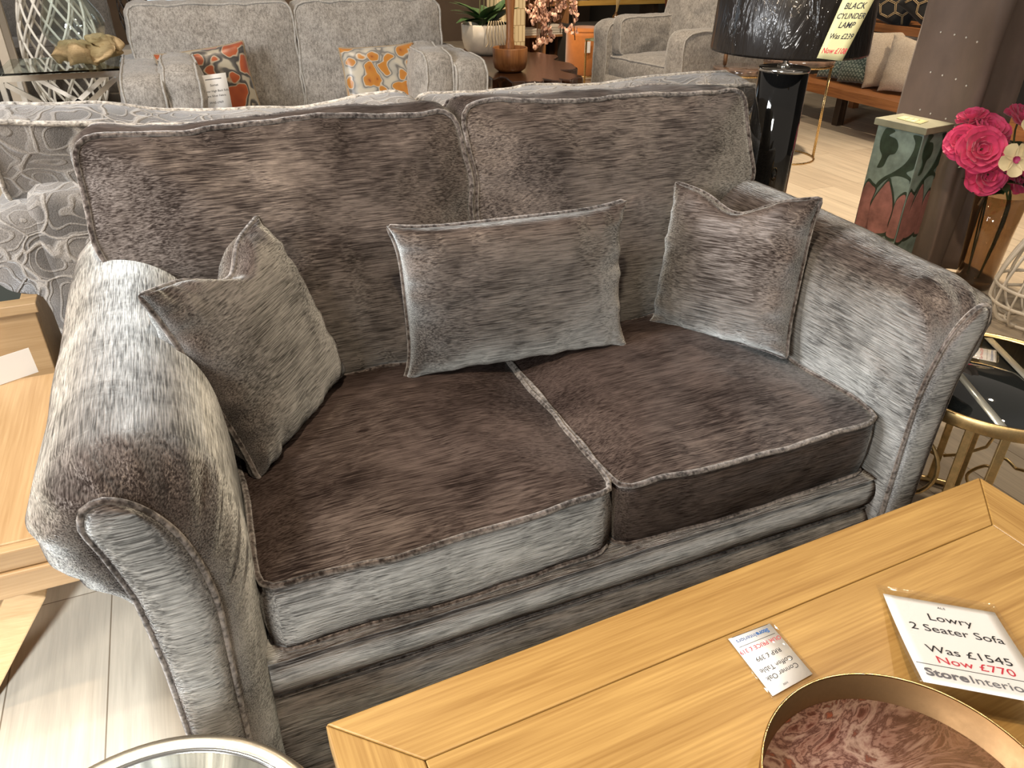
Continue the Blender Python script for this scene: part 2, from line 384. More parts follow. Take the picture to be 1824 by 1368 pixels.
def make_sofa(w, vel_body, vel_arm, vel_seat, vel_back, vel_front, pipe_m, foot_m, seats, backs, frills=1.0, slim=0.0):
    """children of a scroll-arm sofa; seat front edge on y=0, facing -y"""
    parts = []
    dx = w-.62
    # base rail with two rolled bands
    prof = [(.55,.345),(.02,.345),(-.012,.342),(-.028,.328),(-.034,.305),(-.030,.283),(-.022,.268),(-.018,.262),(-.024,.254),(-.036,.238),(-.040,.215),(-.040,.12),(-.036,.075),(-.02,.065),(.55,.065)]
    pr = catmull([(0, y, z) for y, z in prof], 4)
    xs = [-w-.01 + (2*w+.02)*k/40 for k in range(41)]
    rail = loft([[Vector((x, p.y, p.z)) + wob(Vector((x, p.y, p.z)), 8, .004, 3) for p in pr] for x in xs], True)
    parts.append(('base_frame', rail, vel_front, None))
    seam = tube([(x, -.0225, .2625) + wob(Vector((x, 0, 0)), 9, .002, 5) if False else Vector((x, -.0215, .2625)) for x in xs], .0028, False, 6)
    parts.append(('base_seam', seam, pipe_m, 'base_frame'))
    # back frame
    bp = catmull([(0, y, z) for y, z in [(.74,.065),(.72,.40),(.78,.72),(.83,.80),(.88,.815),(.93,.80),(.955,.76),(.955,.40),(.95,.065)]], 5)
    xs2 = [-w-.13, -w-.125, -w-.10] + [-w-.05 + (2*w+.1)*k/10 for k in range(11)] + [w+.10, w+.125, w+.13]
    def shr(k): return {0: .82, 1: .93, 2: .99}.get(min(k, len(xs2)-1-k), 1)
    cen = Vector((0, .85, .44))
    parts.append(('back_frame', loft([[Vector((x, 0, 0)) + cen*1 + (p-cen)*shr(k) for p in bp] for k, x in enumerate(xs2)]), vel_body, None))
    # arms
    A, Pn = arm_rings(dx); npt = len(A)
    for sx in (1, -1):
        rings = []
        ys = [.952, .945, .93] + [.90 - .84*k/16 for k in range(17)]
        for k, y in enumerate(ys):
            sc = {0: .90, 1: .96, 2: .99}.get(k, 1); c = Vector((.74+dx, 0, .45))
            ring = []
            for p in A:
                q = c + (p-c)*sc; q = Vector((q.x, y, q.z)); q += wob(q, 6, .006, 11*sx) ; ring.append(q)
            rings.append(ring)
        for k in range(1, 15):
            t = k/14*pi/2; y = .06 - .112*sin(t); b = (1-cos(t))
            ring = []
            for i, (p, q) in enumerate(zip(A, Pn)):
                u = i/npt; r = p.lerp(q, b)
                roll = max(0, min(1, (u-.24)/.1))*max(0, min(1, (.84-u)/.1))
                ple = sin(i*1.55+2.2*noise.noise(Vector((i*.31, 1, sx))))*.0052*frills*roll*sin(min(1, k/12)*pi)**.8
                nrm = (p-Vector((.745+dx, 0, .67))).normalized() if roll > 0 else Vector()
                r = Vector((r.x, y, r.z)) + nrm*ple + Vector((0, -abs(ple)*.5, 0))
                ring.append(r + wob(r, 7, .004, 3*sx))
            rings.append(ring)
        g = loft(rings)
        po = [Vector((p.x, -.050, p.z)) for p in Pn]
        rs = []
        cpath = [(po[i]+po[npt-1-i])/2 for i in range(npt)]
        for s, h in ((1, 0), (.93, .008), (.8, .013), (.6, .016), (.35, .018), (.1, .0185)):
            rs.append([c + (p-c)*s + Vector((0, -h, 0)) for p, c in zip(po, cpath)])
        pg = loft(rs, True, False, True)
        pt = tube([p+Vector((0, -.003, 0)) for p in po], .0055, False, 8)
        # second welt on the outer side
        if sx == -1:
            g, pg, pt = [([Vector((-p.x, p.y, p.z)) for p in q[0]], q[1]) for q in (g, pg, pt)]
        if slim and sx == 1:
            for q in (g, pg, pt):
                for p in q[0]: p.x -= slim*max(0, min(1, (p.x-dx-.62)/.05))*max(0, min(1, (.40-p.y)/.38))
        parts.append(('arm', g, vel_arm[0 if sx == 1 else 1], None)); parts.append(('arm_front_panel', pg, vel_front, 'arm')); parts.append(('piping', pt, pipe_m, 'arm'))
    # seat cushions
    for k, (x0, x1, m, hz) in enumerate(seats):
        ol = ccw(rpoly([(x0, .0), (x1, .0), (x1, .60), (x0, .60)], .035, 5)); ol = resample(ol, 110, True)
        ol = [Vector((p.x, p.y - .010*sin(pi*(p.x-x0)/(x1-x0)) * (1 if p.y < .1 else 0), 0)) for p in ol]
        body, pp = pad(ol, (0, 0, .482), (1, 0, 0), (0, 1, 0), (0, .0, -.135), crown=.034, bulge=.010, wr=.008, ws=6, seed=k*3, rings=12)
        parts.append(('seat_cushion', body, (m, hz) if hz else m, None)); parts.append(('piping', pp, pipe_m, 'seat_cushion'))
    # back cushions: T shaped, lapping over the arms
    U = Vector((1, 0, 0)); V = Vector((0, .225, .51)).normalized()
    for k, (pts, radii, m) in enumerate(backs):
        ol = resample(ccw(rpoly(pts, radii, 6)), 130, True)
        ol = [Vector((p.x, p.y + .010*noise.noise(Vector((p.x*4, 0, k*3.1)))*(1 if p.y > .3 else 0), 0)) for p in ol]
        body, pp = pad(ol, (0, .585, .482), U, V, (0, .15, -.012), crown=.055, bulge=.012, wr=.012, ws=6, seed=20+k*7, rings=14, pipe=.0062)
        parts.append(('back_cushion', body, m, None)); parts.append(('piping', pp, pipe_m, 'back_cushion'))
    for sx in (1, -1):
        for y in (.05, .88):
            parts.append(('foot', mv(lathe([(.018, 0), (.022, .005), (.03, .04), (.032, .066)], 20), sx*(w+.06), y, 0), foot_m, None))
    return parts
def add_parts(root, parts):
    last = {}
    for nm, g, m, par in parts:
        o = put(nm, g, m[0] if isinstance(m, tuple) else m, last[par] if par else root)
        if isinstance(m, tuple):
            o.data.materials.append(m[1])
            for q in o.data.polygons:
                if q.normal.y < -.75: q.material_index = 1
        if not par: last[nm] = o
    return root
def backs_for(w, split, m, over=.17, drop=None):
    if drop:
        a, b = drop; rr = [.03, .045, .3, .05, .05, .12, .05, .03]
        L = [(split-.006, 0), (split-.006, a), ((split-w)/2, a-.012), (-w-over, a+.004), (-w-over-.005, .30), (-w-.03, .215), (-w+.01, .12), (-w+.01, 0)]
        Rr = [(split+.006, 0), (split+.006, a), ((split+w)/2, a-.02), (w+over, b), (w+over+.005, .30), (w+.03, .215), (w-.01, .12), (w-.01, 0)]
        return [(L, rr, m), (Rr, rr, m)]
    L = [(split-.006, 0), (split-.006, .555), (-w-over, .548), (-w-over-.005, .30), (-w-.03, .215), (-w+.01, .12), (-w+.01, 0)]
    Rr = [(split+.006, 0), (split+.006, .555), (w+over, .548), (w+over+.005, .30), (w+.03, .215), (w-.01, .12), (w-.01, 0)]
    rr = [.03, .045, .05, .05, .12, .05, .03]
    return [(L, rr, m), (Rr, rr, m)]

V_ARM = velvet('silver_velvet_along_arm', (440, 20, 440), nap=(0, 0, -.6))
V_ARML = velvet('silver_velvet_left_arm', (440, 20, 440), nap=(0, .10, 0))
V_X = velvet('silver_velvet_across', (17, 440, 440), nap=(0, 0, -.65))
V_PIL = velvet('silver_velvet_scatter', (17, 440, 440), nap=(0, -.6, 0))
V_SEAT = velvet('silver_velvet_seat', (17, 440, 440), base=(.032, .023, .0205), nap=(0, -.9, 0))
V_BACK = velvet('silver_velvet_back', (17, 440, 440), nap=(0, -.50, -.55))
V_CORD = velvet('silver_velvet_cord', (120, 120, 120), sig=.7, tint=(.46, .45, .43))
DARKWOOD = plain('dark_stained_wood', (.035, .02, .012), .35, var=.3)

so = thing('velvet_sofa', 'silver grey crushed velvet two seater sofa with scroll arms in the foreground', 'sofa', (0, 0, 0))
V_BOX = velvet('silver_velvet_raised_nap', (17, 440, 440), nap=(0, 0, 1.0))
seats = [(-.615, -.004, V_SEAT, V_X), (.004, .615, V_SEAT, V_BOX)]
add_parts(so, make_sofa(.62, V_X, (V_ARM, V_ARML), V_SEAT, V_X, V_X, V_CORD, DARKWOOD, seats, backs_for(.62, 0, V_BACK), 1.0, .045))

# ------------------------------------------------------------------ scatter cushions on the sofa
def scatter(label, w, h, t, loc, X, Y, N, m, cord, group=None, seed=0, dip=.1, wr=.007, fold=None, name='scatter_cushion', n=40, pipe=.0055, cat='cushion'):
    X, Y, N = Vector(X).normalized(), Vector(Y), Vector(N); Y = (Y - X*Y.dot(X)).normalized(); N = X.cross(Y)
    r = thing(name, label, cat, loc, basis(X, Y, N), group)
    b, p = pillow(w, h, t, dip, n, wr, seed, pipe, fold)
    put('cover', b, m, r)
    if p and cord: put('piping', p, cord, r)
    return r
def chop(depth, width=.5, side=1):
    def f(p, u, v):
        k = max(0, v)**2 * math.exp(-(u/width)**2); return Vector((p.x, p.y - depth*k, p.z + side*.25*depth*k))
    return f
G1 = 'velvet scatter cushions on the sofa'
scatter('square velvet scatter cushion leaning on the left sofa arm', .39, .39, .13, (-.535, .452, .668), (.587,.809,.03), (-.318,.197,.927), (0,0,0), V_PIL, V_CORD, None, 1, .1, .008, chop(.05, .35))
scatter('oblong velvet lumbar cushion standing in the middle of the sofa', .555, .352, .14, (.014, .505, .660), (.997,-.072,.008), (.002,.16,.985), (0,0,0), V_PIL, V_CORD, None, 2, .125, .008)
scatter('square velvet scatter cushion leaning on the right sofa arm', .37, .37, .13, (.528, .434, .662), (.435,-.896,.094), (.206,.2,.958), (0,0,0), V_PIL, V_CORD, None, 3, .1, .008, chop(.045, .4))

# ------------------------------------------------------------------ oak coffee table in front
OAK_D, OAK_L = (.265, .140, .034), (.46, .285, .090)
OAK_X = wood('golden_oak_lengthwise', OAK_D, OAK_L, 0, 1.0, contrast=1.0)
OAK_Y = wood('golden_oak_crosswise', OAK_D, OAK_L, 1, 1.0, contrast=1.0)
OAK_Z = wood('golden_oak_upright', OAK_D, OAK_L, 2, 1.0, contrast=.75)
def extr(poly, z0, z1):
    n = len(poly); v = [Vector((p[0], p[1], z)) for z in (z0, z1) for p in poly]
    return v, [list(range(n))[::-1], list(range(n, 2*n))] + [[i, (i+1) % n, n+(i+1) % n, n+i] for i in range(n)]
ct = thing('coffee_table', 'golden oak coffee table with a mitred frame top, nearest the camera', 'table', (.0545, -.215, 0), rad(2.2))
TL, TW, FR, TH = 1.246, .64, .100, .046
hx = TL/2; g_ = .0007
def fb(poly, m):
    o = put('frame_board', extr(poly, .45-TH, .45), m, ct, False); b = o.modifiers.new('bevel', 'BEVEL'); b.width = .0022; b.segments = 2; return o
fb([(-hx+g_, 0), (hx-g_, 0), (hx-FR-g_, -FR), (-hx+FR+g_, -FR)], OAK_X)
fb([(-hx+FR+g_, -TW+FR), (hx-FR-g_, -TW+FR), (hx-g_, -TW), (-hx+g_, -TW)], OAK_X)
fb([(-hx, -g_), (-hx+FR, -FR-g_), (-hx+FR, -TW+FR+g_), (-hx, -TW+g_)], OAK_Y)
fb([(hx-FR, -FR-g_), (hx, -g_), (hx, -TW+g_), (hx-FR, -TW+FR+g_)], OAK_Y)
pan = put('top_panel', box(-hx+FR+.001, hx-FR-.001, -TW+FR+.001, -FR-.001, .45-TH+.004, .4492), OAK_X, ct, False, 0, .0015)
put('knot', mv(lathe([(.007, .0), (.006, .0004), (.0, .0005)], 14), -.02, -.175, .4493), plain('oak_knot', (.20, .09, .02), .5, var=.4), pan)
put('apron', join(box(-hx+.05, hx-.05, -.062, -.042, .33, .404), box(-hx+.05, hx-.05, -TW+.042, -TW+.062, .33, .404), box(-hx+.042, -hx+.062, -TW+.05, -.05, .33, .404), box(hx-.062, hx-.042, -TW+.05, -.05, .33, .404)), OAK_X, ct, False)
for sx in (-1, 1):
    for y in (-.075, -TW+.075): put('leg', box(sx*(hx-.075)-.04, sx*(hx-.075)+.04, y-.04, y+.04, 0, .404), OAK_Z, ct, False, 0, .004)

# ------------------------------------------------------------------ price cards on the table
PAPER = plain('white_card', (.86, .86, .85), .6)
INK = plain('black_ink', (.02, .02, .025), .6); RED = plain('red_ink', (.62, .03, .06), .6); BLUE = plain('blue_ink', (.05, .16, .42), .6); GREYINK = plain('grey_ink', (.16, .16, .18), .6)
SLEEVE = sleeve_mat('clear_plastic_sleeve')
def sheet(nm, P, u0, u1, v0, v1, m, par, nu=10, nv=18, off=0, thick=.0006):
    V, Fs = [], []
    for s in (0, 1):
        for i in range(nu+1):
            for j in range(nv+1): V.append(P(u0+(u1-u0)*i/nu, v0+(v1-v0)*j/nv, off+(thick if s == 0 else 0)))
    k = (nu+1)*(nv+1); id_ = lambda s, i, j: s*k+i*(nv+1)+j
    for i in range(nu):
        for j in range(nv):
            Fs.append([id_(0,i,j), id_(0,i+1,j), id_(0,i+1,j+1), id_(0,i,j+1)]); Fs.append([id_(1,i,j), id_(1,i,j+1), id_(1,i+1,j+1), id_(1,i+1,j)])
    for i in range(nu):
        for j in (0, nv): Fs.append([id_(0,i,j), id_(0,i+1,j), id_(1,i+1,j), id_(1,i,j)])
    for j in range(nv):
        for i in (0, nu): Fs.append([id_(0,i,j), id_(0,i,j+1), id_(1,i,j+1), id_(1,i,j)])
    return put(nm, (V, Fs), m, par)
def mapper(c00, c10, c01, c11, curve=0.0, lift=0.0, pw=2.0):
    """bilinear patch (u across, v from the top down) with a curl; third argument is height above the sheet"""
    c00, c10, c01, c11 = map(Vector, (c00, c10, c01, c11))
    N = (c10-c00).cross(c00-c01).normalized()
    def P(u, v, h=0):
        p = c00.lerp(c10, u).lerp(c01.lerp(c11, u), v)
        return p + N*(h + lift*4*v*(1-v)*0) + Vector((0, 0, curve*(v**pw - v)))
    return P
def line(s, P, u, v, size, par, m, sx, sy, align='CENTER', h=.0012, shear=0.0, nm='printed_text', bold=0.0, flip=False, slant=0.0):
    """lettering on a sheet; sx, sy are the sheet's width and height in metres"""
    k = -1 if flip else 1
    g = text_geo(s, size, align, lambda p: P(u + k*p.x/sx, v - k*p.y/sy + slant*p.x/sx, h), shear, bold)
    return put(nm, g, m, par, False)
# large sale card, its foot curling up over the tray rim
P1 = mapper((.277, -.329, .4515), (.414, -.430, .4515), (.146, -.513, .5050), (.283, -.614, .5050), curve=.016, pw=2)
c1 = thing('sale_card', 'large white sofa sale card in a clear sleeve propped on the tray rim', 'price card', (0, 0, 0))
sheet('paper', P1, .04, .965, .085, .985, PAPER, c1, off=.0006)
sheet('plastic_sleeve', P1, 0, 1, 0, 1, SLEEVE, c1, off=.0030, thick=.0004)
sw, sh_ = .170, .228
for s, u, v, z, m, kw in [('ALS', .50, .15, .007, INK, {}), ('Lowry', .52, .275, .0235, INK, {}), ('2 Seater Sofa', .52, .405, .0235, INK, {}), ('Was £1545', .52, .63, .0235, INK, {}), ('Now £770', .52, .735, .0225, RED, {}), ('Store', .40, .88, .0235, GREYINK, {'bold': .0007, 'align': 'RIGHT'}), ('Interiors', .41, .88, .0235, GREYINK, {'align': 'LEFT'})]:
    line(s, P1, u, v, z, c1, m, sw, sh_, h=.0018, **kw)
sheet('printed_rule', P1, .06, .95, .795, .799, INK, c1, nv=1, off=.0014, thick=.0003)
# small price card lying flat, printed upside down from here
P2 = mapper((-.006, -.323, .4512), (.077, -.323, .4512), (-.010, -.437, .4512), (.073, -.428, .4512))
c2 = thing('price_card', 'small upside down coffee table price card lying on the oak top left of the tray', 'price card', (0, 0, 0))
sheet('paper', P2, .05, .95, .03, .93, PAPER, c2, 2, 2, off=.0004); sheet('plastic_sleeve', P2, 0, 1, 0, 1, SLEEVE, c2, 2, 2, off=.0022, thick=.0004)
for s, u, v, z, m, kw in [('Store', .575, .115, .0100, BLUE, {'bold': .0004, 'align': 'RIGHT'}), ('Interiors', .565, .115, .0100, BLUE, {'align': 'LEFT'}), ('Hendon, near BD', .5, .055, .0035, GREYINK, {}), ('OUR PRICE £ 319', .5, .275, .0098, RED, {}), ('RRP £ 399', .5, .44, .0105, INK, {}), ('Coffee Table', .5, .605, .0112, INK, {}), ('Conner Oak', .5, .725, .0112, INK, {}), ('HW', .40, .87, .005, INK, {})]:
    if s.startswith('Hendon'): continue
    line(s, P2, u, v, z, c2, m, .083, .110, h=.0013, flip=True, **kw)
for v in (.030, .195): sheet('printed_rule', P2, .12, .90, v, v+.006, INK, c2, 1, 1, off=.0010, thick=.0002)

# ------------------------------------------------------------------ round tray with a marbled base
BRASS = gold('brushed_brass', (.78, .55, .26), .24, .3); BRONZE = gold('brushed_bronze', (.26, .155, .075), .46, .25)
def marble(name, cols, scale=6, dist=2.2):
    m, nt, b, _ = mat(name)
    v = coords(nt, (1, 1.9, 1), (0, 0, rad(25)))
    n = noi(nt, v, scale, 8, .62, dist)
    lk(nt, ramp(nt, n, cols), b.inputs['Base Color']); b.inputs['Roughness'].default_value = .12; b.inputs['Coat Weight'].default_value = .6
    return m
MARB = marble('pink_brown_marbled_resin', [(.30, (.012, .008, .008)), (.38, (.10, .035, .028)), (.43, (.26, .15, .12)), (.465, (.07, .028, .024)), (.50, (.21, .12, .10)), (.54, (.32, .22, .175)), (.59, (.10, .045, .037)), (.65, (.24, .065, .035)), (.73, (.018, .012, .012))], 8, 1.6)
tr = thing('round_tray', 'round brass tray with a pink and brown marbled base on the coffee table', 'tray', (.024, -.627, .4505))
put('rim', lathe([(.150, 0), (.164, .0), (.167, .003), (.1705, .048), (.1685, .048), (.1640, .006), (.1620, .0048), (.150, .0046)], 96, False), BRONZE, tr)
put('gilt_edge', lathe([(.1685, .0478), (.1709, .0478), (.1712, .0495), (.1700, .0512), (.1684, .0505)], 96, False), BRASS, tr)
put('marbled_base', lathe([(.1635, .0014), (.1635, .0070), (.0, .0070)], 96), MARB, tr)

# ------------------------------------------------------------------ round gilt side tables
GILT = gold('worn_gilt', (.80, .60, .30), .3, .6); PALEGILT = gold('pale_silver_gilt', (.86, .78, .62), .34, .7)
BLACKGLASS = plain('black_mirror_glass', (.012, .015, .016), .03, 0, .8, 1.0)
GREYGLASS = plain('flare_greyed_mirror_glass', (.10, .12, .125), .04, .35, .8, 1.0)  # black glass with flare haze put into its grey-green colour
nt_ = thing('round_side_table', 'pale gilt round side table with a flare-greyed glass top at the bottom left', 'side table', (-.790, -.391, 0))
put('top_rim', lathe([(.196, .425), (.205, .420), (.214, .428), (.216, .440), (.211, .451), (.203, .454), (.196, .449), (.194, .440)], 80, False), PALEGILT, nt_)
put('inner_lip', lathe([(.190, .436), (.1955, .436), (.1955, .4475), (.1935, .4485), (.190, .445)], 80, False), gold('polished_steel', (.85, .87, .86), .12, .1), nt_)
put('glass_top', lathe([(.194, .430), (.194, .441), (0, .441)], 80), GREYGLASS, nt_)
for k in range(4):
    a = rad(45+90*k); put('leg', bar((.19*cos(a), .19*sin(a), .43), (.19*cos(a), .19*sin(a), 0), .018, .018), PALEGILT, nt_)
put('base_ring', tube(circle(.19, .012, 60), .010, True), PALEGILT, nt_)
def nest_table(label, loc, r, h, rot, legs, fret=True, card=False):
    t = thing('gilt_side_table', label, 'side table', loc, rot)
    put('top_rim', lathe([(r-.010, h-.028), (r, h-.030), (r+.003, h-.026), (r+.003, h-.004), (r, h), (r-.006, h), (r-.010, h-.006)], 72, False), GILT, t)
    n = 72
    put('mirror_top', lathe([(r-.009, h-.016), (r-.009, h-.008), (0, h-.008)], n), BLACKGLASS, t)
    for x in (-.075, .075): put('mirror_band', xf(box(x-.010, x+.010, -sqrt(max(0, (r-.014)**2-(abs(x)+.01)**2)), sqrt(max(0, (r-.014)**2-(abs(x)+.01)**2)), h-.0079, h-.0066), Matrix.Rotation(rad(-28)-rot, 4, 'Z')), plain('bevelled_silver_strip', (.50, .52, .48), .25, .5), t)
    for k in range(2*legs):
        a = 2*pi*(k//2)/legs - (.28 if k % 2 else 0); put('leg', bar((r*.985*cos(a), r*.985*sin(a), h-.02), (r*.985*cos(a), r*.985*sin(a), .004), .012, .026, (0, 0, 1)) if False else xf(box(-.005, .005, -.009, .009, .004, h-.02), Matrix.Translation((r*.985*cos(a), r*.985*sin(a), 0)) @ Matrix.Rotation(a, 4, 'Z')), GILT, t, False, 0, .002)
    put('base_ring', tube(circle(r*.985, .010, 72), .009, True), GILT, t)
    if fret:
        on = lambda a, z: Vector((r*.985*cos(a), r*.985*sin(a), z))
        gs = []
        for k in range(legs):
            a0 = 2*pi*k/legs; d = 2*pi/legs
            cir = [on(a0+d*(.5+.24*cos(q*2*pi/28)), h*.66+.24*d*r*sin(q*2*pi/28)) for q in range(28)]
            gs.append(tube(cir, .005, True, 6))
            for sgn in (1, -1):
                pts = [(.0, .62), (.10, .63), (.13, .52), (.22, .52), (.30, .45), (.27, .34), (.14, .24), (.03, .20)]
                pth = [on(a0+d*(.5+sgn*(.5-u)), h*z) for u, z in pts]; gs.append(tube(pth, .0045, False, 6))
                pts = [(.5, .30), (.40, .32), (.38, .24), (.30, .22), (.22, .12), (.30, .03)]
                pth = [on(a0+d*(.5+sgn*(.5-u)), h*z) for u, z in pts]; gs.append(tube(catmull(pth, 5), .0045, False, 6))
        put('fretwork', join(*gs), GILT, t)
    return t
nest_table('gilt round table with a black mirror top beside the right sofa arm', (1.006, .045, 0), .236, .475, rad(45), 4)
P3 = mapper((1.009, .159, .4692), (1.064, .199, .4692), (1.070, .086, .4692), (1.128, .132, .4692))
c3 = thing('price_card', 'small white price card lying on the black mirror top of the gilt table', 'price card', (0, 0, 0))
sheet('paper', P3, .05, .95, .03, .95, PAPER, c3, 2, 2, off=.0004); sheet('plastic_sleeve', P3, 0, 1, 0, 1, SLEEVE, c3, 2, 2, off=.0022, thick=.0004)
for s, v, z, m in [('Small Black', .14, .010, INK), ('Round Table', .28, .010, INK), ('RRP £265', .45, .010, INK), ('Our Price £239', .62, .009, RED), ('Storeinteriors', .85, .0095, BLUE)]:
    line(s, P3, .5, v, z, c3, m, .068, .095, h=.0013)
for v in (.74, .93): sheet('printed_rule', P3, .12, .90, v, v+.008, INK, c3, 1, 1, off=.0010, thick=.0002)

# ------------------------------------------------------------------ walls
def wall(name, g, m): return tag(put(name, g, m, None, False), None, None, None, 'structure')
WDARK = plain('charcoal_wall_paint', (.030, .026, .022), .8, var=.25, vs=2)
WBROWN = plain('warm_brown_wall_paint', (.11, .075, .05), .8, var=.2, vs=2)
wall('wall_right', box(5.35, 5.45, -3, 10.5, 0, 3.2), WDARK)
wall('wall_back', join(box(-5, -.75, 10.2, 10.3, 0, 3.2), box(-.75, .15, 10.2, 10.3, 0, .45), box(-.75, .15, 10.2, 10.3, 2.3, 3.2), box(.15, 9, 10.2, 10.3, 0, 3.2)), WBROWN)
wall('wall_left', box(-5.1, -5, -3, 10.5, 0, 3.2), plain('cream_wall_paint', (.55, .48, .40), .8))
m_, nt__, b__, _ = mat('frosted_daylight_pane'); b__.inputs['Base Color'].default_value = (.5, .62, .72, 1); b__.inputs['Emission Color'].default_value = (.62, .80, .95, 1); b__.inputs['Emission Strength'].default_value = .75; b__.inputs['Roughness'].default_value = .3
w1 = wall('window_1', box(-.70, .10, 10.24, 10.26, .5, 2.25), m_)
put('window_frame', join(box(-.77, -.68, 10.14, 10.22, .42, 2.32), box(.08, .17, 10.14, 10.22, .42, 2.32), box(-.75, .15, 10.14, 10.22, .42, .50), box(-.75, .15, 10.14, 10.22, 2.25, 2.32)), plain('cream_window_frame', (.62, .55, .46), .5), w1, False)

# ------------------------------------------------------------------ paisley sofa standing back to back with the velvet one
def paisley(name, base=(.20, .18, .16), dark=(.095, .085, .076), linec=(.33, .30, .265), scale=12.0):
    m, nt, b, _ = mat(name)
    v = coords(nt); w = nd(nt, 'ShaderNodeTexNoise'); w.inputs['Scale'].default_value = 5; w.inputs['Detail'].default_value = 2; lk(nt, v, w.inputs['Vector'])
    mx = nd(nt, 'ShaderNodeMix', data_type='VECTOR'); mx.inputs[0].default_value = .17
    lk(nt, v, mx.inputs[4]); lk(nt, w.outputs['Color'], mx.inputs[5])
    vo = nd(nt, 'ShaderNodeTexVoronoi', feature='F1'); vo.inputs['Scale'].default_value = scale; lk(nt, mx.outputs[1], vo.inputs['Vector'])
    ve = nd(nt, 'ShaderNodeTexVoronoi', feature='DISTANCE_TO_EDGE'); ve.inputs['Scale'].default_value = scale; lk(nt, mx.outputs[1], ve.inputs['Vector'])
    s = math_(nt, 'SINE', math_(nt, 'MULTIPLY', vo.outputs['Distance'], 30), 0)
    ln = ramp(nt, math_(nt, 'MULTIPLY', s, .5), [(.30, 0), (.46, 1)])
    edge = ramp(nt, ve.outputs['Distance'], [(.015, 1), (.05, 0)])
    lines = math_(nt, 'MAXIMUM', math_(nt, 'MULTIPLY', ln, .55), edge)
    fld = ramp(nt, noi(nt, v, 4.0, 2), [(.46, base), (.54, dark)])
    f2 = noi(nt, coords(nt), 380, 1)
    col = mixc(nt, lines, fld, linec)
    lk(nt, mixc(nt, .85, col, ramp(nt, f2, [(.3, .45), (.7, 1.0)]), 'MULTIPLY'), b.inputs['Base Color'])
    b.inputs['Roughness'].default_value = .8; b.inputs['Sheen Weight'].default_value = .35
    lk(nt, bump(nt, math_(nt, 'ADD', math_(nt, 'MULTIPLY', lines, 1.0), math_(nt, 'MULTIPLY', f2, .3)), .6, .006), b.inputs['Normal'])
    return m
PAIS = paisley('grey_paisley_chenille'); PAISD = paisley('grey_leaf_chenille', (.17, .16, .15), (.10, .095, .09), (.36, .34, .31), 5.0)
BOUC = weave('fringed_boucle_cord', (.10, .09, .08), (.62, .57, .50), 110, 40, .9, .3, 1.0)
ps = thing('paisley_sofa', 'grey paisley patterned sofa standing back to back behind the velvet sofa', 'sofa', (.065, 2.085, 0), pi)
add_parts(ps, make_sofa(.90, PAIS, (PAIS, PAIS), PAIS, PAIS, PAIS, BOUC, DARKWOOD, [(-.895, -.004, PAIS, 0), (.004, .895, PAIS, 0)], backs_for(.90, .03, PAIS, .17, (.500, .548)), .5))

# ------------------------------------------------------------------ plain grey sofa and armchairs
GREY = weave('light_grey_weave', (.18, .165, .145), (.50, .465, .42), 190, 20)
GREYW = weave('pale_grey_weave', (.30, .285, .26), (.56, .535, .49), 200, 20)
CHAR = weave('dark_grey_weave', (.085, .078, .07), (.20, .185, .17), 300, 20)
def rr_pad(x0, x1, y0, y1, r, n=90): return resample(ccw(rpoly([(x0, y0), (x1, y0), (x1, y1), (x0, y1)], r, 6)), n, True)
def easy_parts(root, w, depth, arm_h, arm_t, back_h, nback, m, cord, pad_h=None, seat_z=.45, bolster=True, inset=0.0):
    """soft pillow-arm seat facing -y with its front on y=0"""
    put('base_frame', loft([[Vector((x, y, z)) for y, z in [(.03, .08), (.0, .12), (-.004, .22), (.0, .30), (depth-.02, .30), (depth, .28), (depth, .10), (depth-.02, .08)]] for x in (-w-.02, -w, 0, w, w+.02)]), m, root)
    put('back_frame', pad(rr_pad(-w-.02, w+.02, .1, back_h-.10, .06), (0, depth-.16, 0), (1, 0, 0), (0, .06, 1), (0, .15, 0), .02, pipe=0)[0], m, root)
    for s in (-1, 1):
        b, p = pad(rr_pad(0, depth-.05, .10, arm_h, [.05, .12, .12, .10] if False else .09), ((w+arm_t-inset) if s > 0 else -w+inset, 0, 0), (0, 1, 0), (0, 0, 1), (-arm_t, 0, 0), .035, .035, bulge=.012, wr=.008, seed=int(w*70)+s)
        a = put('arm', b, m, root); put('piping', p, cord, a)
        if bolster:
            b, p = pad(rr_pad(.02, .42, seat_z-.02, (pad_h or arm_h)+.02, .08, 80), ((w-.01-inset) if s > 0 else -w+.15+inset, 0, 0), (0, 1, .03), (0, 0, 1), (-.14, 0, 0), .045, .045, wr=.012, seed=int(w*90)+s)
            a = put('arm_cushion', b, m, root); put('piping', p, cord, a)
    n = nback
    for k in range(n):
        x0 = -w + 2*w*k/n; x1 = x0 + 2*w/n
        b, p = pad(rr_pad(x0+.004, x1-.004, .02, depth-.25, .05), (0, 0, seat_z), (1, 0, 0), (0, 1, 0), (0, 0, -.15), .035, wr=.006, seed=40+k); a = put('seat_cushion', b, m, root); put('piping', p, cord, a)
        ex = .06 if n > 1 else 0
        b, p = pad(rr_pad(x0+.005-(ex if k == 0 else 0), x1-.005+(ex if k == n-1 else 0), 0, back_h-seat_z, .06), (0, depth-.40, seat_z+.005), (1, 0, 0), (0, .10, 1), (0, .20, 0), .05, wr=.012, seed=50+k); a = put('back_cushion', b, m, root); put('piping', p, cord, a)
    for s in (-1, 1):
        for y in (.06, depth-.06): put('foot', mv(lathe([(.016, 0), (.02, .01), (.026, .085)], 14), s*(w-.03), y, 0), DARKWOOD, root)
gs = thing('grey_sofa', 'plain light grey high back sofa with orange patterned cushions on it', 'sofa', (.055, 2.97, 0))
easy_parts(gs, .735, .92, .775, .165, 1.01, 2, GREY, GREYW, .785, inset=.05)
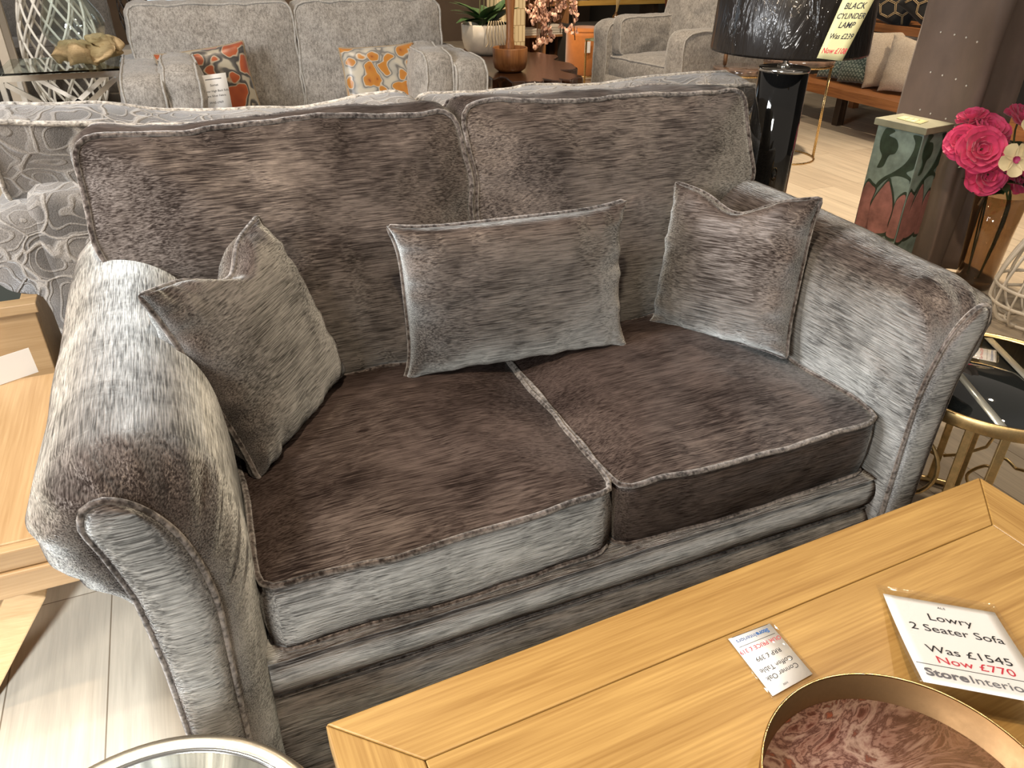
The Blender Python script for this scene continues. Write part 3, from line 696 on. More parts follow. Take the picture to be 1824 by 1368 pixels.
ac = thing('grey_armchair', 'light grey piped armchair turned to the left beside the orange pouf', 'armchair', (2.78, 4.62, 0), rad(-82)); ac.scale = (1.08, 1.22, 1.08)
easy_parts(ac, .34, .86, .665, .16, .98, 1, GREY, GREYW, None, .43, False)
ap = pad(rr_pad(.04, .62, .44, .70, .06), (-.345, 0, 0), (0, 1, 0), (0, 0, 1), (.11, 0, 0), .035, wr=.01, seed=77)
a_ = put('arm_cushion', ap[0], GREY, ac); put('piping', ap[1], GREYW, a_)
dk = thing('dark_grey_armchair', 'dark grey armchair behind the glass topped table at the far left', 'armchair', (-1.62, 6.75, 0), rad(8)); dk.scale = (1.1, 1, 1.12)
easy_parts(dk, .40, .9, .80, .2, 1.05, 1, CHAR, CHAR, None, .45, False)

# ------------------------------------------------------------------ orange patterned cushions and the sale card on the grey sofa
def marbled(name, cols, scale=8):
    m, nt, b, _ = mat(name)
    v = coords(nt); w = noi(nt, v, 7, 2); vo = nd(nt, 'ShaderNodeTexVoronoi', feature='SMOOTH_F1'); vo.inputs['Scale'].default_value = scale; vo.inputs['Smoothness'].default_value = .35
    ad = nd(nt, 'ShaderNodeVectorMath', operation='ADD'); lk(nt, v, ad.inputs[0])
    wn = nd(nt, 'ShaderNodeTexNoise'); wn.inputs['Scale'].default_value = 9; lk(nt, v, wn.inputs['Vector'])
    sc = nd(nt, 'ShaderNodeVectorMath', operation='SCALE'); sc.inputs['Scale'].default_value = .10; lk(nt, wn.outputs['Color'], sc.inputs[0]); lk(nt, sc.outputs[0], ad.inputs[1]); lk(nt, ad.outputs[0], vo.inputs['Vector'])
    lk(nt, ramp(nt, vo.outputs['Distance'], cols), b.inputs['Base Color']); b.inputs['Roughness'].default_value = .35; b.inputs['Sheen Weight'].default_value = .4
    return m
OR1 = marbled('rust_orange_marbled_satin', [(.0, (.30, .055, .015)), (.44, (.42, .09, .022)), (.48, (.50, .42, .30)), (.53, (.045, .04, .036)), (.62, (.10, .09, .08)), (.68, (.45, .40, .30))], 13)
OR2 = marbled('amber_marbled_satin', [(.0, (.24, .05, .012)), (.15, (.46, .17, .026)), (.42, (.52, .22, .034)), (.46, (.58, .52, .42)), (.53, (.14, .13, .12)), (.60, (.40, .38, .33)), (.7, (.55, .50, .40))], 14)
PIPE_O = plain('tan_cord', (.36, .28, .18), .7)
scatter('orange and dark patterned cushion behind the sale card on the grey sofa', .44, .43, .12, (-.415, 3.30, .645), (.96,.05,.10), (-.10,.25,.96), (0,0,0), OR1, PIPE_O, 'orange cushions on the grey sofa', 31, .10, .006, n=18)
scatter('amber and grey patterned cushion on the right half of the grey sofa', .41, .41, .12, (.425, 3.26, .635), (.995,-.04,.03), (.0,.25,.96), (0,0,0), OR2, PIPE_O, 'orange cushions on the grey sofa', 32, .10, .006, n=18)
scatter('amber and cream patterned cushion peeping over the near arm of the grey armchair', .36, .36, .12, (3.50, 4.80, .655), (.25,-.97,.02), (.30,.06,.95), (0,0,0), OR2, PIPE_O, None, 33, .10, .006, n=18)

# ------------------------------------------------------------------ sale card on the grey sofa
P4 = mapper((-.470, 3.06, .757), (-.354, 3.06, .766), (-.487, 3.03, .575), (-.352, 3.03, .580))
c4 = thing('sale_card', 'white high back sofa sale card standing in front of the orange and dark cushion', 'price card', (0, 0, 0))
sheet('paper', P4, 0, 1, 0, 1, PAPER, c4, 2, 2)
sheet('printed_rule', P4, .2, .8, .10, .115, GREYINK, c4, 1, 1, off=.0012, thick=.0002)
for s, v, z, m in [('Somet', .27, .013, INK), ('2 Seater High Back Sofa', .42, .0115, INK), ('Klara Silver Fabric', .54, .0115, INK), ('WAS £969', .71, .012, INK), ('NOW £675', .91, .019, RED)]:
    line(s, P4, .5, v*.92, z*1.1, c4, m, .124, .184, h=.0012)

# ------------------------------------------------------------------ black cylinder lamp, its shade still in plastic, and its price tag
CHROME = gold('polished_chrome', (.82, .80, .76), .10, .15)
GLOSSBLK = plain('gloss_black_ceramic', (.006, .006, .006), .05, 0, .6, 1.0)
def shade_mat():
    m, nt, b, _ = mat('black_shade_in_plastic'); b.inputs['Base Color'].default_value = (.012, .010, .009, 1); b.inputs['Roughness'].default_value = .35
    b.inputs['Coat Weight'].default_value = .6; b.inputs['Coat Roughness'].default_value = .10; b.inputs['Specular IOR Level'].default_value = .2
    n = noi(nt, coords(nt, (13, 13, 2.6)), 1.6, 4, .55, 1.0); lk(nt, bump(nt, n, .9, .03), b.inputs['Coat Normal']); lk(nt, bump(nt, n, .25, .02), b.inputs['Normal']); return m
st = thing('lamp_table', 'small dark round table under the black cylinder lamp behind the right sofa arm', 'side table', (1.045, .955, 0))
put('table_top', lathe([(.150, .438), (.158, .442), (.158, .456), (.150, .46), (0, .46)], 48), DARKWOOD, st)
put('pedestal_leg', lathe([(.02, .02), (.018, .44)], 24), DARKWOOD, st); put('base_plate', lathe([(.12, 0), (.125, .006), (.12, .016), (.018, .024)], 40), DARKWOOD, st)
la = thing('table_lamp', 'glossy black cylinder table lamp with a black drum shade wrapped in plastic', 'lamp', (1.05, .96, .4605))
put('lamp_body', lathe([(.066, .0), (.0705, .004), (.0705, .534), (.066, .538)], 64), GLOSSBLK, la)
put('top_plate', lathe([(.0715, .532), (.0725, .534), (.0725, .540), (.0715, .542), (0, .542)], 64), CHROME, la)
put('neck', lathe([(.022, .542), (.020, .549), (.0075, .553), (.0070, .80)], 24), CHROME, la)
hd = put('lamp_shade', lathe([(.212, .590), (.216, .586), (.217, .592), (.205, .90), (.200, .90), (.212, .594)], 80, False), shade_mat(), la)
put('shade_ring', join(tube(circle(.204, .86, 48), .003, True, 6), bar((-.203, 0, .86), (.203, 0, .86), .004), bar((0, -.203, .86), (0, .203, .86), .004)), CHROME, hd)
P5 = mapper((1.008, .722, 1.262), (1.062, .668, 1.264), (.972, .758, 1.055), (1.018, .715, 1.051))
TAGY = plain('pale_yellow_card', (.70, .66, .36), .55)
c5 = thing('hanging_price_tag', 'pale yellow handwritten price tag hanging on the black lamp shade', 'price tag', (0, 0, 0))
sheet('paper', P5, 0, 1, 0, 1, TAGY, c5, 4, 8, thick=.0008)
for s, u, v, z, m in [('Black', .5, .40, .0165, INK), ('Cylinder', .52, .51, .0150, INK), ('Lamp', .52, .61, .0165, INK), ('Was £239', .52, .735, .0150, INK), ('Now £108', .52, .90, .0155, RED)]:
    g = text_geo(s.upper() if '£' not in s else s, z, 'CENTER', lambda p: P5(u + p.x/.076, v - (p.y*1.25 + p.x*.06)/.215, .0013), .12, .0002); put('handwriting', g, m, c5, False)

# ------------------------------------------------------------------ drum tables with dark tops
DARKMARB = marble('dark_brown_marble', [(.35, (.05, .035, .028)), (.5, (.14, .09, .065)), (.62, (.07, .045, .035)), (.75, (.22, .15, .11))], 5, 1.0)
def drum(label, x, y, r, h, rot):
    t = thing('drum_side_table', label, 'side table', (x, y, 0), rot)
    put('table_top', lathe([(r-.004, h-.03), (r, h-.026), (r, h-.004), (r-.004, h), (0, h)], 64), DARKMARB, t)
    put('brass_rim', lathe([(r-.012, h-.042), (r-.004, h-.042), (r-.004, h-.0295), (r-.012, h-.0295)], 64, False), BRASS, t)
    put('base_ring', tube(circle(r-.01, .006, 64), .006, True), BRASS, t)
    for k in range(8):
        a = 2*pi*(k//2)/4 + (.07 if k % 2 else -.07); put('rod', bar(((r-.01)*cos(a), (r-.01)*sin(a), .006), ((r-.01)*cos(a), (r-.01)*sin(a), h-.04), .007), BRASS, t)
drum('taller dark topped brass drum table to the right of the black lamp', 3.215, 3.29, .225, .64, rad(-28))
drum('lower dark topped brass drum table to the left of the black lamp', 3.13, 3.72, .215, .53, rad(-5))
rg = thing('wooden_ring_ornament', 'small dark wooden ring ornament on the lower drum table', 'ornament', (3.02, 3.80, .532), rad(50))
put('ring', xf(tube(circle(.045, 0, 32), .012, True), Matrix.Translation((0, 0, .056)) @ Matrix.Rotation(pi/2, 4, 'X')), plain('carved_brown_wood', (.16, .08, .035), .4, var=.4), rg)

# ------------------------------------------------------------------ painted pedestal with carved flowers
TEAL = plain('worn_teal_paint', (.20, .27, .24), .6, var=.3, vs=20, bmp=.3); DGREEN = plain('dark_green_paint', (.025, .045, .028), .5, var=.4, vs=25); PINKP = plain('dusty_pink_paint', (.30, .13, .115), .55, var=.35, vs=18); SAGE = plain('sage_grey_paint', (.26, .26, .18), .55, var=.15)
pe = thing('painted_pedestal', 'painted wooden pedestal carved with green scrolls and pink petals', 'pedestal', (2.176, 1.42, 0), rad(8))
dxp, dyp = .078, .105
put('column', box(-dxp, dxp, -dyp, dyp, .0, .655), TEAL, pe, False, 0, .004)
put('top_slab', box(-dxp-.013, dxp+.013, -dyp-.013, dyp+.013, .655, .682), SAGE, pe, False, 0, .003)
def cv(x, y): s = (x-(640-(y-180)*.253))/295; return s, (y-180-80*s)/2066
SH = {'scroll': [[(700,200),(655,290),(640,380),(650,440),(628,500),(612,542),(650,530),(690,440),(730,420),(755,360),(745,300),(705,270),(745,235)],
                 [(855,265),(915,290),(922,360),(895,460),(845,540),(792,575),(822,625),(826,672),(800,630),(750,607),(700,617),(645,660),(597,720),(600,680),(650,622),(720,570),(790,500),(840,410),(862,330)]],
      'petal': [[(545,660),(505,740),(475,850),(440,1010),(415,1120),(500,1120),(530,970),(550,850),(592,730),(570,690)],
                [(680,645),(620,730),(570,820),(538,900),(525,970),(500,1120),(625,1120),(655,1020),(690,900),(697,780),(690,690)],
                [(780,755),(735,785),(705,850),(680,950),(655,1030),(630,1140),(700,1150),(745,1000),(775,880)]]}
def relief(poly, face, grow, depth, lift):
    P = [Vector((*cv(x, y), 0)) for x, y in poly]; c = sum(P, Vector())/len(P)
    P = [c+(p-c)*grow for p in P]; P = catmull(P, 4, True); v = []
    for dd in (lift, lift+depth):
        for p in P:
            u = min(.985, max(.015, p.x)); z = .655 - max(.004, p.y)
            v.append(Vector((-dxp-dd, dyp-u*2*dyp, z)) if face == 0 else Vector((-dxp+u*2*dxp, -dyp-dd, z)))
    n = len(P)
    return v, [list(range(n))[::-1], list(range(n, 2*n))] + [[i, (i+1) % n, n+(i+1) % n, n+i] for i in range(n)]
for face in (0, 1):
    for p in SH['petal']:
        put('carved_outline', relief(p, face, 1.08, .0012, .0), DGREEN, pe, False); put('carved_petal', relief(p, face, .95, .002, .0012), PINKP, pe, False)
    for p in SH['scroll']: put('carved_scroll', relief(p, face, 1.0, .003, .0), DGREEN, pe, False)
P6 = mapper((2.135, 1.475, .6835), (2.205, 1.50, .6835), (2.135, 1.355, .6835), (2.215, 1.385, .6835))
c6 = thing('price_card', 'pale yellow handwritten card lying on top of the painted pedestal', 'price card', (0, 0, 0))
sheet('paper', P6, 0, 1, 0, 1, TAGY, c6, 1, 1)
for s, v in (('Wooden', .3), ('Pedestal', .5), ('Now £45', .72)): line(s, P6, .5, v, .014, c6, INK, .075, .12, h=.0012)

# ------------------------------------------------------------------ hanging fabric with pearls
FAB = plain('taupe_suede_fabric', (.20, .145, .115), .85, var=.12, vs=6, sheen=.05); FAB2 = plain('pearl_bead', (.85, .80, .70), .25)
hg = thing('hanging_throw', 'taupe suede throw with pearl beads hanging behind the painted pedestal', 'throw', (2.45, 1.55, 0))
plan = catmull([(.16, .34, 0), (.07, .16, 0), (.015, -.02, 0), (-.11, -.235, 0), (-.05, -.25, 0), (.06, -.20, 0), (.14, -.25, 0), (.20, -.17, 0), (.27, -.15, 0)], 8)
rings = []
for k in range(30):
    z = .012 + 1.55*k/29; row = []
    for i, p in enumerate(plan):
        q = Vector((p.x, p.y, z)); n_ = noise.noise(Vector((i*.16, z*1.6, 2)))
        q += Vector((n_*.03, noise.noise(Vector((i*.12, z*1.9, 9)))*.03, 0)); row.append(q)
    rings.append(row)
hb = put('drape', loft(rings, False, False, False), FAB, hg); so_ = hb.modifiers.new('thickness', 'SOLIDIFY'); so_.thickness = .002
for i in (9, 13, 17, 21):
    for k in range(12, 29, 3):
        p = rings[k][i] + Vector((-.007, -.003, 0)); put('pearl', mv(lathe([(.001, -.004), (.0038, -.001), (.0038, .002), (.001, .0045)], 8), p.x, p.y, p.z), FAB2, hg)

# ------------------------------------------------------------------ glass vase with roses, cream blossoms
LEAF = plain('dark_green_leaf', (.035, .075, .022), .45, var=.4, vs=30); STEMG = plain('green_stem', (.07, .10, .03), .6, var=.3)
ROSE = plain('hot_pink_petal', (.84, .09, .24), .5, var=.22, vs=22, sheen=.3); CREAMP = plain('cream_petal', (.78, .66, .40), .5, var=.1, vs=30); CENTRE = plain('magenta_centre', (.45, .05, .16), .5)
va = thing('glass_vase', 'tall clear glass vase holding pink roses beside the white rattan lantern', 'vase', (2.50, 1.17, 0))
put('glass', lathe([(.001, .002), (.066, .002), (.072, .02), (.086, .25), (.100, .415), (.0965, .415), (.0825, .25), (.068, .03), (.001, .022)], 48, False), thin_glass('smoky_clear_glass', (.70, .61, .50), .30), va)
def petal(w, h, curl, cup):
    V, Fs = [], []
    nu, nv = 6, 7
    for j in range(nv+1):
        v = j/nv; wd = w*(.35+.95*sin(min(1, v*1.05)*pi*.62))*(1 if v < .85 else sqrt(max(.08, 1-((v-.85)/.15)**2*.75)))
        for i in range(nu+1):
            u = 2*i/nu-1; V.append(Vector((u*wd/2, -cup*(1-u*u)*sin(v*pi*.8) - curl*max(0, v-.55)**2*4, h*v)))
    for j in range(nv):
        for i in range(nu): a = j*(nu+1)+i; Fs.append([a, a+1, a+nu+2, a+nu+1])
    return V, Fs
def rose_geo(R, seed):
    rnd = random.Random(seed); gs = []
    for ring, (n, tilt, sc, rr) in enumerate([(3, 4, .55, .04), (4, 12, .66, .10), (5, 24, .80, .17), (6, 40, .92, .24), (7, 58, 1.0, .30), (7, 76, 1.0, .32)]):
        for k in range(n):
            a = 2*pi*k/n + ring*.7 + rnd.uniform(-.15, .15)
            g = petal(R*.95*sc*(.8 if ring < 2 else 1), R*1.0*sc, R*(.10+.10*ring/5), R*.22)
            M = Matrix.Rotation(a, 4, 'Z') @ Matrix.Translation((0, -R*rr, -R*.25)) @ Matrix.Rotation(rad(tilt+rnd.uniform(-7, 7)), 4, 'X')
            gs.append(xf(g, M))
    return join(*gs)
def leaf_geo(L, w, bend=.25):
    V, Fs = [], []
    for j in range(9):
        v = j/8; ww = w*sin(pi*min(.985, v+.015))**.8
        for u in (-1, 0, 1): V.append(Vector((u*ww/2, L*v, -bend*L*v*v + abs(u)*ww*.18)))
    for j in range(8):
        for i in range(2): a = j*3+i; Fs.append([a, a+1, a+4, a+3])
    return V, Fs
def aim(loc, d): return Matrix.Translation(loc) @ Vector(d).to_track_quat('Z', 'Y').to_matrix().to_4x4()
def rose(label, p, R, d, seed):
    t = thing('pink_rose', label, 'rose', p, 0, 'pink roses in the glass vase')
    put('bloom', xf(rose_geo(R, seed), aim((0, 0, 0), d)), ROSE, t)
    foot = Vector((2.50+.03*cos(seed*2.1), 1.17+.03*sin(seed*2.1), .05)) - Vector(p); neck = Vector((2.50+.055*cos(seed*2.1), 1.17+.055*sin(seed*2.1), .40)) - Vector(p)
    put('stem', tube(catmull([foot, neck, Vector(d)*-.06, (0, 0, 0)], 6), .0035, False, 6), STEMG, t)
    for k in range(4):
        a = seed*1.3 + k*1.7; b = neck*.35 if k < 2 else neck*.75
        put('leaf', xf(leaf_geo(.105, .056), Matrix.Translation(b) @ Matrix.Rotation(a, 4, 'Z') @ Matrix.Rotation(rad(12), 4, 'X')), LEAF, t)
rose('large open pink rose at the left of the bunch, nearest the throw', (2.150, 1.07, .648), .066, (-.55, -.75, .45), 1)
rose('pink rose drooping lowest over the vase rim', (2.215, 1.06, .548), .060, (-.35, -.75, .15), 2)
rose('pink rose turned away behind the large open one', (2.155, 1.17, .655), .052, (-.85, -.1, .45), 3)
rose('pink rose at the top of the bunch above the cream orchids', (2.30, 1.18, .690), .068, (-.1, -.45, .85), 4)
rose('pointed pink rosebud topmost at the left of the bunch', (2.28, 1.25, .725), .045, (-.35, .1, .9), 5)
rose('pink rose half hidden under the cream orchids', (2.29, 1.10, .585), .058, (-.1, -.8, .2), 6)
rose('pink rose at the right edge of the photo below the orchids', (2.43, 1.07, .530), .060, (.1, -.85, .2), 7)
rose('pink rose at the upper right edge of the bunch', (2.49, 1.17, .715), .064, (.2, -.4, .8), 8)
oc = thing('cream_orchid_spray', 'spray of cream orchids lying over the pink roses', 'orchid', (2.20, 1.00, .645)); oc.scale = (1.25, 1.25, 1.25)
arc = catmull([(.10, .11, -.20), (.08, .06, -.05), (-.005, -.02, .005), (.05, -.02, .06), (.12, -.01, .08)], 6)
put('stem', tube(arc, .003, False, 6), plain('brown_stem', (.14, .085, .04), .6), oc)
for k, (x, y, z, d) in enumerate([(-.015, -.035, -.01, (-.4, -.85, .3)), (.045, -.045, .01, (-.1, -.9, .35)), (.035, -.03, .075, (-.2, -.8, .55)), (.10, -.04, .05, (.1, -.9, .4)), (.115, -.04, -.02, (.1, -.95, .1))]):
    gs = [xf(petal(.034, .048, .010, .006), Matrix.Rotation(2*pi*q/5+k, 4, 'Z') @ Matrix.Rotation(rad(72), 4, 'X')) for q in range(5)]
    f_ = put('blossom', xf(join(*gs), aim((x, y, z), d)), CREAMP, oc)
    put('blossom_centre', xf(join(*[xf(petal(.012, .014, .002, .004), Matrix.Rotation(2*pi*q/3, 4, 'Z') @ Matrix.Rotation(rad(35), 4, 'X')) for q in range(3)]), aim((x, y, z), d)), CENTRE, f_)

# ------------------------------------------------------------------ white rattan lantern
RATT = plain('white_painted_rattan', (.72, .66, .56), .5, var=.1)
ln = thing('rattan_lantern', 'white open rattan lantern standing on the floor at the right edge', 'lantern', (2.375, .80, 0))
LP = [(.085, .012), (.135, .03), (.165, .09), (.165, .16), (.145, .25), (.105, .36), (.07, .46), (.06, .56)]
lp = catmull([(r, 0, z) for r, z in LP], 5)
for k in range(14):
    a = 2*pi*k/14; tw = .5
    put('rib', tube([Vector((p.x*cos(a+tw*p.z), p.x*sin(a+tw*p.z), p.z)) for p in lp], .0075, False, 6, .5), RATT, ln)
for r, z in ((.088, .012), (.166, .10), (.164, .165), (.108, .355), (.062, .555)): put('ring', tube(circle(r+.004, z, 48), .007, True, 6, .6), RATT, ln)

# ------------------------------------------------------------------ bench rack with cushions
BW = wood('orange_brown_bench_wood', (.22, .075, .022), (.48, .20, .065), 1, .8, .5, .1)
be = thing('display_bench', 'orange brown slatted display bench with an upper shelf along the dark wall', 'bench', (4.2, 3.4, 0))
for k, x in enumerate((0, .15, .30, .45)): put('seat_slat', box(x, x+.135, -1.3, 1.10, .265, .305), BW, be, False, 0, .004)
put('front_beam', box(-.03, -.002, -1.3, 1.12, .235, .305), BW, be, False, 0, .004)
put('upper_shelf', box(.37, .85, -1.3, 1.12, .70, .735), BW, be, False, 0, .004)
put('upper_lip', box(.345, .369, -1.3, 1.12, .685, .745), BW, be, False, 0, .004)
for y in (1.06, -1.26):
    put('end_post', box(-.01, .06, y-.03, y+.03, 0, .45), BW, be, False, 0, .004); put('rear_post', box(.76, .83, y-.03, y+.03, 0, .70), BW, be, False, 0, .004)
for y in (.55, -.35): put('leg', box(.10, .17, y-.03, y+.03, 0, .266), DARKWOOD, be, False, 0, .003)
def wavefab():
    m, nt, b, _ = mat('green_wave_stitched_fabric')
    v = coords(nt); sp = nd(nt, 'ShaderNodeSeparateXYZ'); lk(nt, v, sp.inputs[0])
    s = math_(nt, 'MULTIPLY', math_(nt, 'SINE', math_(nt, 'MULTIPLY', sp.outputs[0], 190), 0), .009)
    f = math_(nt, 'FRACT', math_(nt, 'MULTIPLY', math_(nt, 'ADD', sp.outputs[1], s), 32), 0)
    ln_ = ramp(nt, f, [(.0, 0), (.40, 0), (.46, 1), (.58, 1), (.64, 0)])
    fl_ = noi(nt, v, 120, 2)
    lk(nt, mixc(nt, ln_, ramp(nt, fl_, [(.3, (.035, .06, .048)), (.7, (.09, .13, .105))]), (.40, .46, .38)), b.inputs['Base Color']); b.inputs['Roughness'].default_value = .9; b.inputs['Sheen Weight'].default_value = .4
    return m
GRW = wavefab(); CRM = weave('cream_linen', (.46, .37, .27), (.70, .60, .47), 200, 10, .9, .2, .25); TAN = weave('taupe_linen', (.24, .185, .135), (.36, .29, .22), 200, 10)
scatter('green wave stitched cushion nearest the post of the display bench', .34, .34, .13, (4.44, 4.16, .475), (.25,-.96,.03), (.32,.08,.94), (0,0,0), GRW, None, 'green cushions on the bench', 51, .09, .008, n=18)
scatter('second green wave stitched cushion beside the cream ones', .34, .34, .14, (4.43, 3.93, .475), (.05,-.99,.06), (.34,.02,.93), (0,0,0), GRW, None, 'green cushions on the bench', 52, .09, .012, chop(.05, .4), n=18)
scatter('narrow looking cream cushion turned side on beside the green ones', .42, .42, .13, (4.52, 3.72, .515), (.86,-.50,.05), (.10,.10,.98), (0,0,0), CRM, None, 'cream cushions on the bench', 53, .10, .010, n=18)
scatter('larger cream cushion facing out in front of the taupe one', .42, .42, .14, (4.46, 3.47, .510), (.42,-.90,.0), (.20,.08,.97), (0,0,0), CRM, None, 'cream cushions on the bench', 54, .10, .012, chop(.03, .4), n=18)
scatter('taupe cushion in shadow behind the larger cream one', .44, .44, .13, (4.62, 3.25, .520), (.22,-.97,.0), (.22,.04,.97), (0,0,0), TAN, None, None, 55, .10, .010, n=18)
HEXB = plain('black_cotton_velvet', (.010, .009, .008), .8, sheen=.2); HEXG = plain('gold_printed_line', (.62, .45, .24), .5)
def hexcush(label, loc, X, Y, seed, size=.42):
    r = scatter(label, size, size, .13, loc, X, Y, (0,0,0), HEXB, None, 'black honeycomb cushions', seed, .09, .004, n=22)
    cell = .062; gs = []
    def srf(x, y):
        u, v = max(-1, min(1, x/(size/2))), max(-1, min(1, y/(size/2)))
        k = (max(0, 1-abs(u)**2.4)*max(0, 1-abs(v)**2.4))**.36
        return Vector((u*size/2*(1-.09*(1-v*v)*abs(u)**3), v*size/2*(1-.09*(1-u*u)*abs(v)**3), .065*k+.003))
    seen = set()
    for i in range(-4, 5):
        for j in range(-4, 5):
            cx, cy = cell*1.5*i, cell*sqrt(3)*(j+.5*(i % 2))
            for k in range(6):
                a, b_ = [(cx+cell*cos(q), cy+cell*sin(q)) for q in (k*pi/3, (k+1)*pi/3)]
                key = tuple(sorted([(round(a[0], 3), round(a[1], 3)), (round(b_[0], 3), round(b_[1], 3))]))
                if key in seen or max(abs(t) for t in a+b_) > size*.46: continue
                seen.add(key)
                for o in (-.0048, .0048):
                    dx_, dy_ = b_[0]-a[0], b_[1]-a[1]; L_ = sqrt(dx_*dx_+dy_*dy_); nx, ny = -dy_/L_*o, dx_/L_*o
                    gs.append(tube([srf(a[0]+dx_*t/4+nx, a[1]+dy_*t/4+ny) for t in range(5)], .0024, False, 4))
    put('honeycomb_print', join(*gs), HEXG, r)
hexcush('black cushion with gold honeycomb lines at the left of the upper shelf', (4.66, 3.95, .935), (.50,-.80,-.35), (.32,-.18,.93), 61)
hexcush('black cushion with gold honeycomb lines tipped on its corner beside the throw', (4.66, 3.57, .945), (.30,-.78,-.55), (.35,-.42,.83), 62)

# ------------------------------------------------------------------ oak pieces behind the left arm
OAKL_X = wood('light_oak_lengthwise', (.34, .20, .085), (.50, .33, .165), 0, 1.0, contrast=.8); OAKL_Y = wood('light_oak_crosswise', (.34, .20, .085), (.50, .33, .165), 1, 1.0, contrast=.8)
lt = thing('oak_side_table', 'light oak table with splayed legs half hidden behind the left sofa arm', 'table', (-1.45, .60, 0), 0)
put('table_top', box(-.55, .540, -.30, .31, .412, .45), OAKL_Y, lt, False, 0, .004)
put('top_edge_board', box(-.55, .547, -.322, -.301, .410, .4495), OAKL_X, lt, False, 0, .003)
put('under_frame', box(-.55, .565, -.330, .29, .358, .409), OAKL_X, lt, False, 0, .004)
for y in (-.28, .24):
    for s_ in (1, -1): put('leg', bar((s_*.465, y, .358), (s_*.245, y+.10*(1 if y < 0 else -1), .0), .06, .085, (0, 1, 0)), OAKL_X, lt, False, 0, .003)
rb = thing('oak_bench_with_dark_glass', 'light oak low unit with a dark glass top behind the oak table', 'cabinet', (-1.42, 1.58, 0), rad(1))
put('carcass', join(box(-.5, .345, -.17, -.14, .06, .40), box(-.5, .345, .22, .25, .06, .40), box(.315, .345, -.14, .22, .06, .40), box(-.5, .345, -.14, .22, .06, .09)), OAKL_X, rb, False, 0, .003)
put('top_frame', join(box(-.5, .355, -.18, -.13, .40, .43), box(-.5, .355, .22, .26, .40, .43), box(.31, .355, -.13, .22, .40, .43)), OAKL_X, rb, False, 0, .003)
put('dark_glass_top', box(-.5, .31, -.13, .22, .405, .424), plain('dark_green_glass', (.010, .022, .018), .06, 0, .6, 1.0), rb, False)
tag(put('price_card', xf(box(-.045, .045, -.0006, .0006, 0, .06), Matrix.Translation((-1.045, .905, .4508)) @ Matrix.Rotation(rad(25), 4, 'Z') @ Matrix.Rotation(rad(-12), 4, 'X')), PAPER, None, False), 'plain white card standing on the oak table behind the left sofa arm', 'price card')

# ------------------------------------------------------------------ far left: glass table, bubble vase, lattice lights
gt = thing('glass_side_table', 'glass topped side table with a chrome X frame at the far left', 'side table', (-1.235, 5.33, 0))
put('glass_top', box(-.365, .345, -.35, .35, .537, .55), glass('pale_green_table_glass', (.80, .93, .88), 0.0), gt, False, 0, .002)
fr = join(box(-.36, .34, -.345, -.315, .50, .536), box(-.36, .34, .315, .345, .50, .536), box(-.36, -.33, -.315, .315, .50, .536), box(.31, .34, -.315, .315, .50, .536))
put('top_frame', fr, CHROME, gt, False)
for sx in (-.345, .325):
    for sy in (-.33, .33): put('leg', box(sx-.015, sx+.015, sy-.015, sy+.015, 0, .50), CHROME, gt, False)
for a_, b_ in (((-.33, -.33, .49), (.31, -.33, .02)), ((.31, -.33, .49), (-.33, -.33, .02)), ((-.33, .33, .49), (.31, .33, .02)), ((.31, .33, .49), (-.33, .33, .02))):
    put('cross_brace', bar(a_, b_, .022, .03), CHROME, gt, False)
def lump(L, Wd, H, seed, n=26):
    rings = []
    for k in range(n+1):
        t = -1+2*k/n; r = (max(0.002, 1-abs(t)**2.6))**.5; row = []
        for q in range(20):
            a = 2*pi*q/20; p = Vector((t*L/2, cos(a)*Wd/2*r, sin(a)*H/2*r)); p += wob(p, 9, .06, seed) + wob(p, 24, .026, seed+3); row.append(p)
        rings.append(row)
    return loft(rings)
DRIFT = wood('pale_driftwood', (.30, .19, .08), (.66, .50, .28), 0, 1.2, .7, 0, contrast=.7)
dw = thing('driftwood_base', 'gnarled pale driftwood block on the glass side table under the bubble vase', 'driftwood', (-1.08, 5.22, .625), rad(14))
put('wood_block', lump(.42, .26, .13, 4), DRIFT, dw)
put('broken_branch', mv(lump(.20, .12, .12, 9), .13, .03, .06), DRIFT, dw)
bv = thing('bubble_glass_vase', 'large pale green recycled glass bubble vase melted onto the driftwood', 'vase', (-1.095, 5.22, .65), (0, rad(-7), 0))
prof = catmull([(.02, 0, .03), (.13, 0, .035), (.185, 0, .10), (.185, 0, .17), (.15, 0, .25), (.115, 0, .32), (.105, 0, .37)], 6)
pin = [(max(.004, p.x-.006), p.z+.004) for p in prof][::-1]
put('glass', lathe([(p.x, p.z) for p in prof] + pin, 48, False), thin_glass('pale_green_glass', (.955, .99, .985), .42), bv)
WROPE = plain('white_rope', (.80, .77, .70), .6); DWIRE = plain('dark_bronze_wire', (.045, .035, .03), .5)
def lattice(label, loc, h, R, m, n=11, rw=.008, turns=.42, name='lattice_lamp', neck=.45):
    t = thing(name, label, 'lamp', loc)
    def rr(z): return R*(neck+(1-neck)*(sin(pi*min(1, max(0, (z-.02)/.98))**.8)))
    for s in (1, -1):
        for k in range(n):
            a = 2*pi*k/n
            put('strand', tube([(rr(q/24)*cos(a+s*turns*2*pi*q/24), rr(q/24)*sin(a+s*turns*2*pi*q/24), h*q/24) for q in range(25)], rw, False, 5), m, t)
    for z in (0, 1): put('end_ring', tube(circle(rr(z), h*z+.006*(1-z), 32), rw*1.2, True, 6), m, t)
    return t
lattice('tall white lattice floor lamp behind the glass side table', (-1.30, 6.10, 0), 1.15, .27, WROPE, 11, .010)
lattice('dark wire lattice lantern between the dark armchair and the window', (-.77, 7.0, .45), .62, .125, DWIRE, 9, .006, .5, 'wire_lantern')
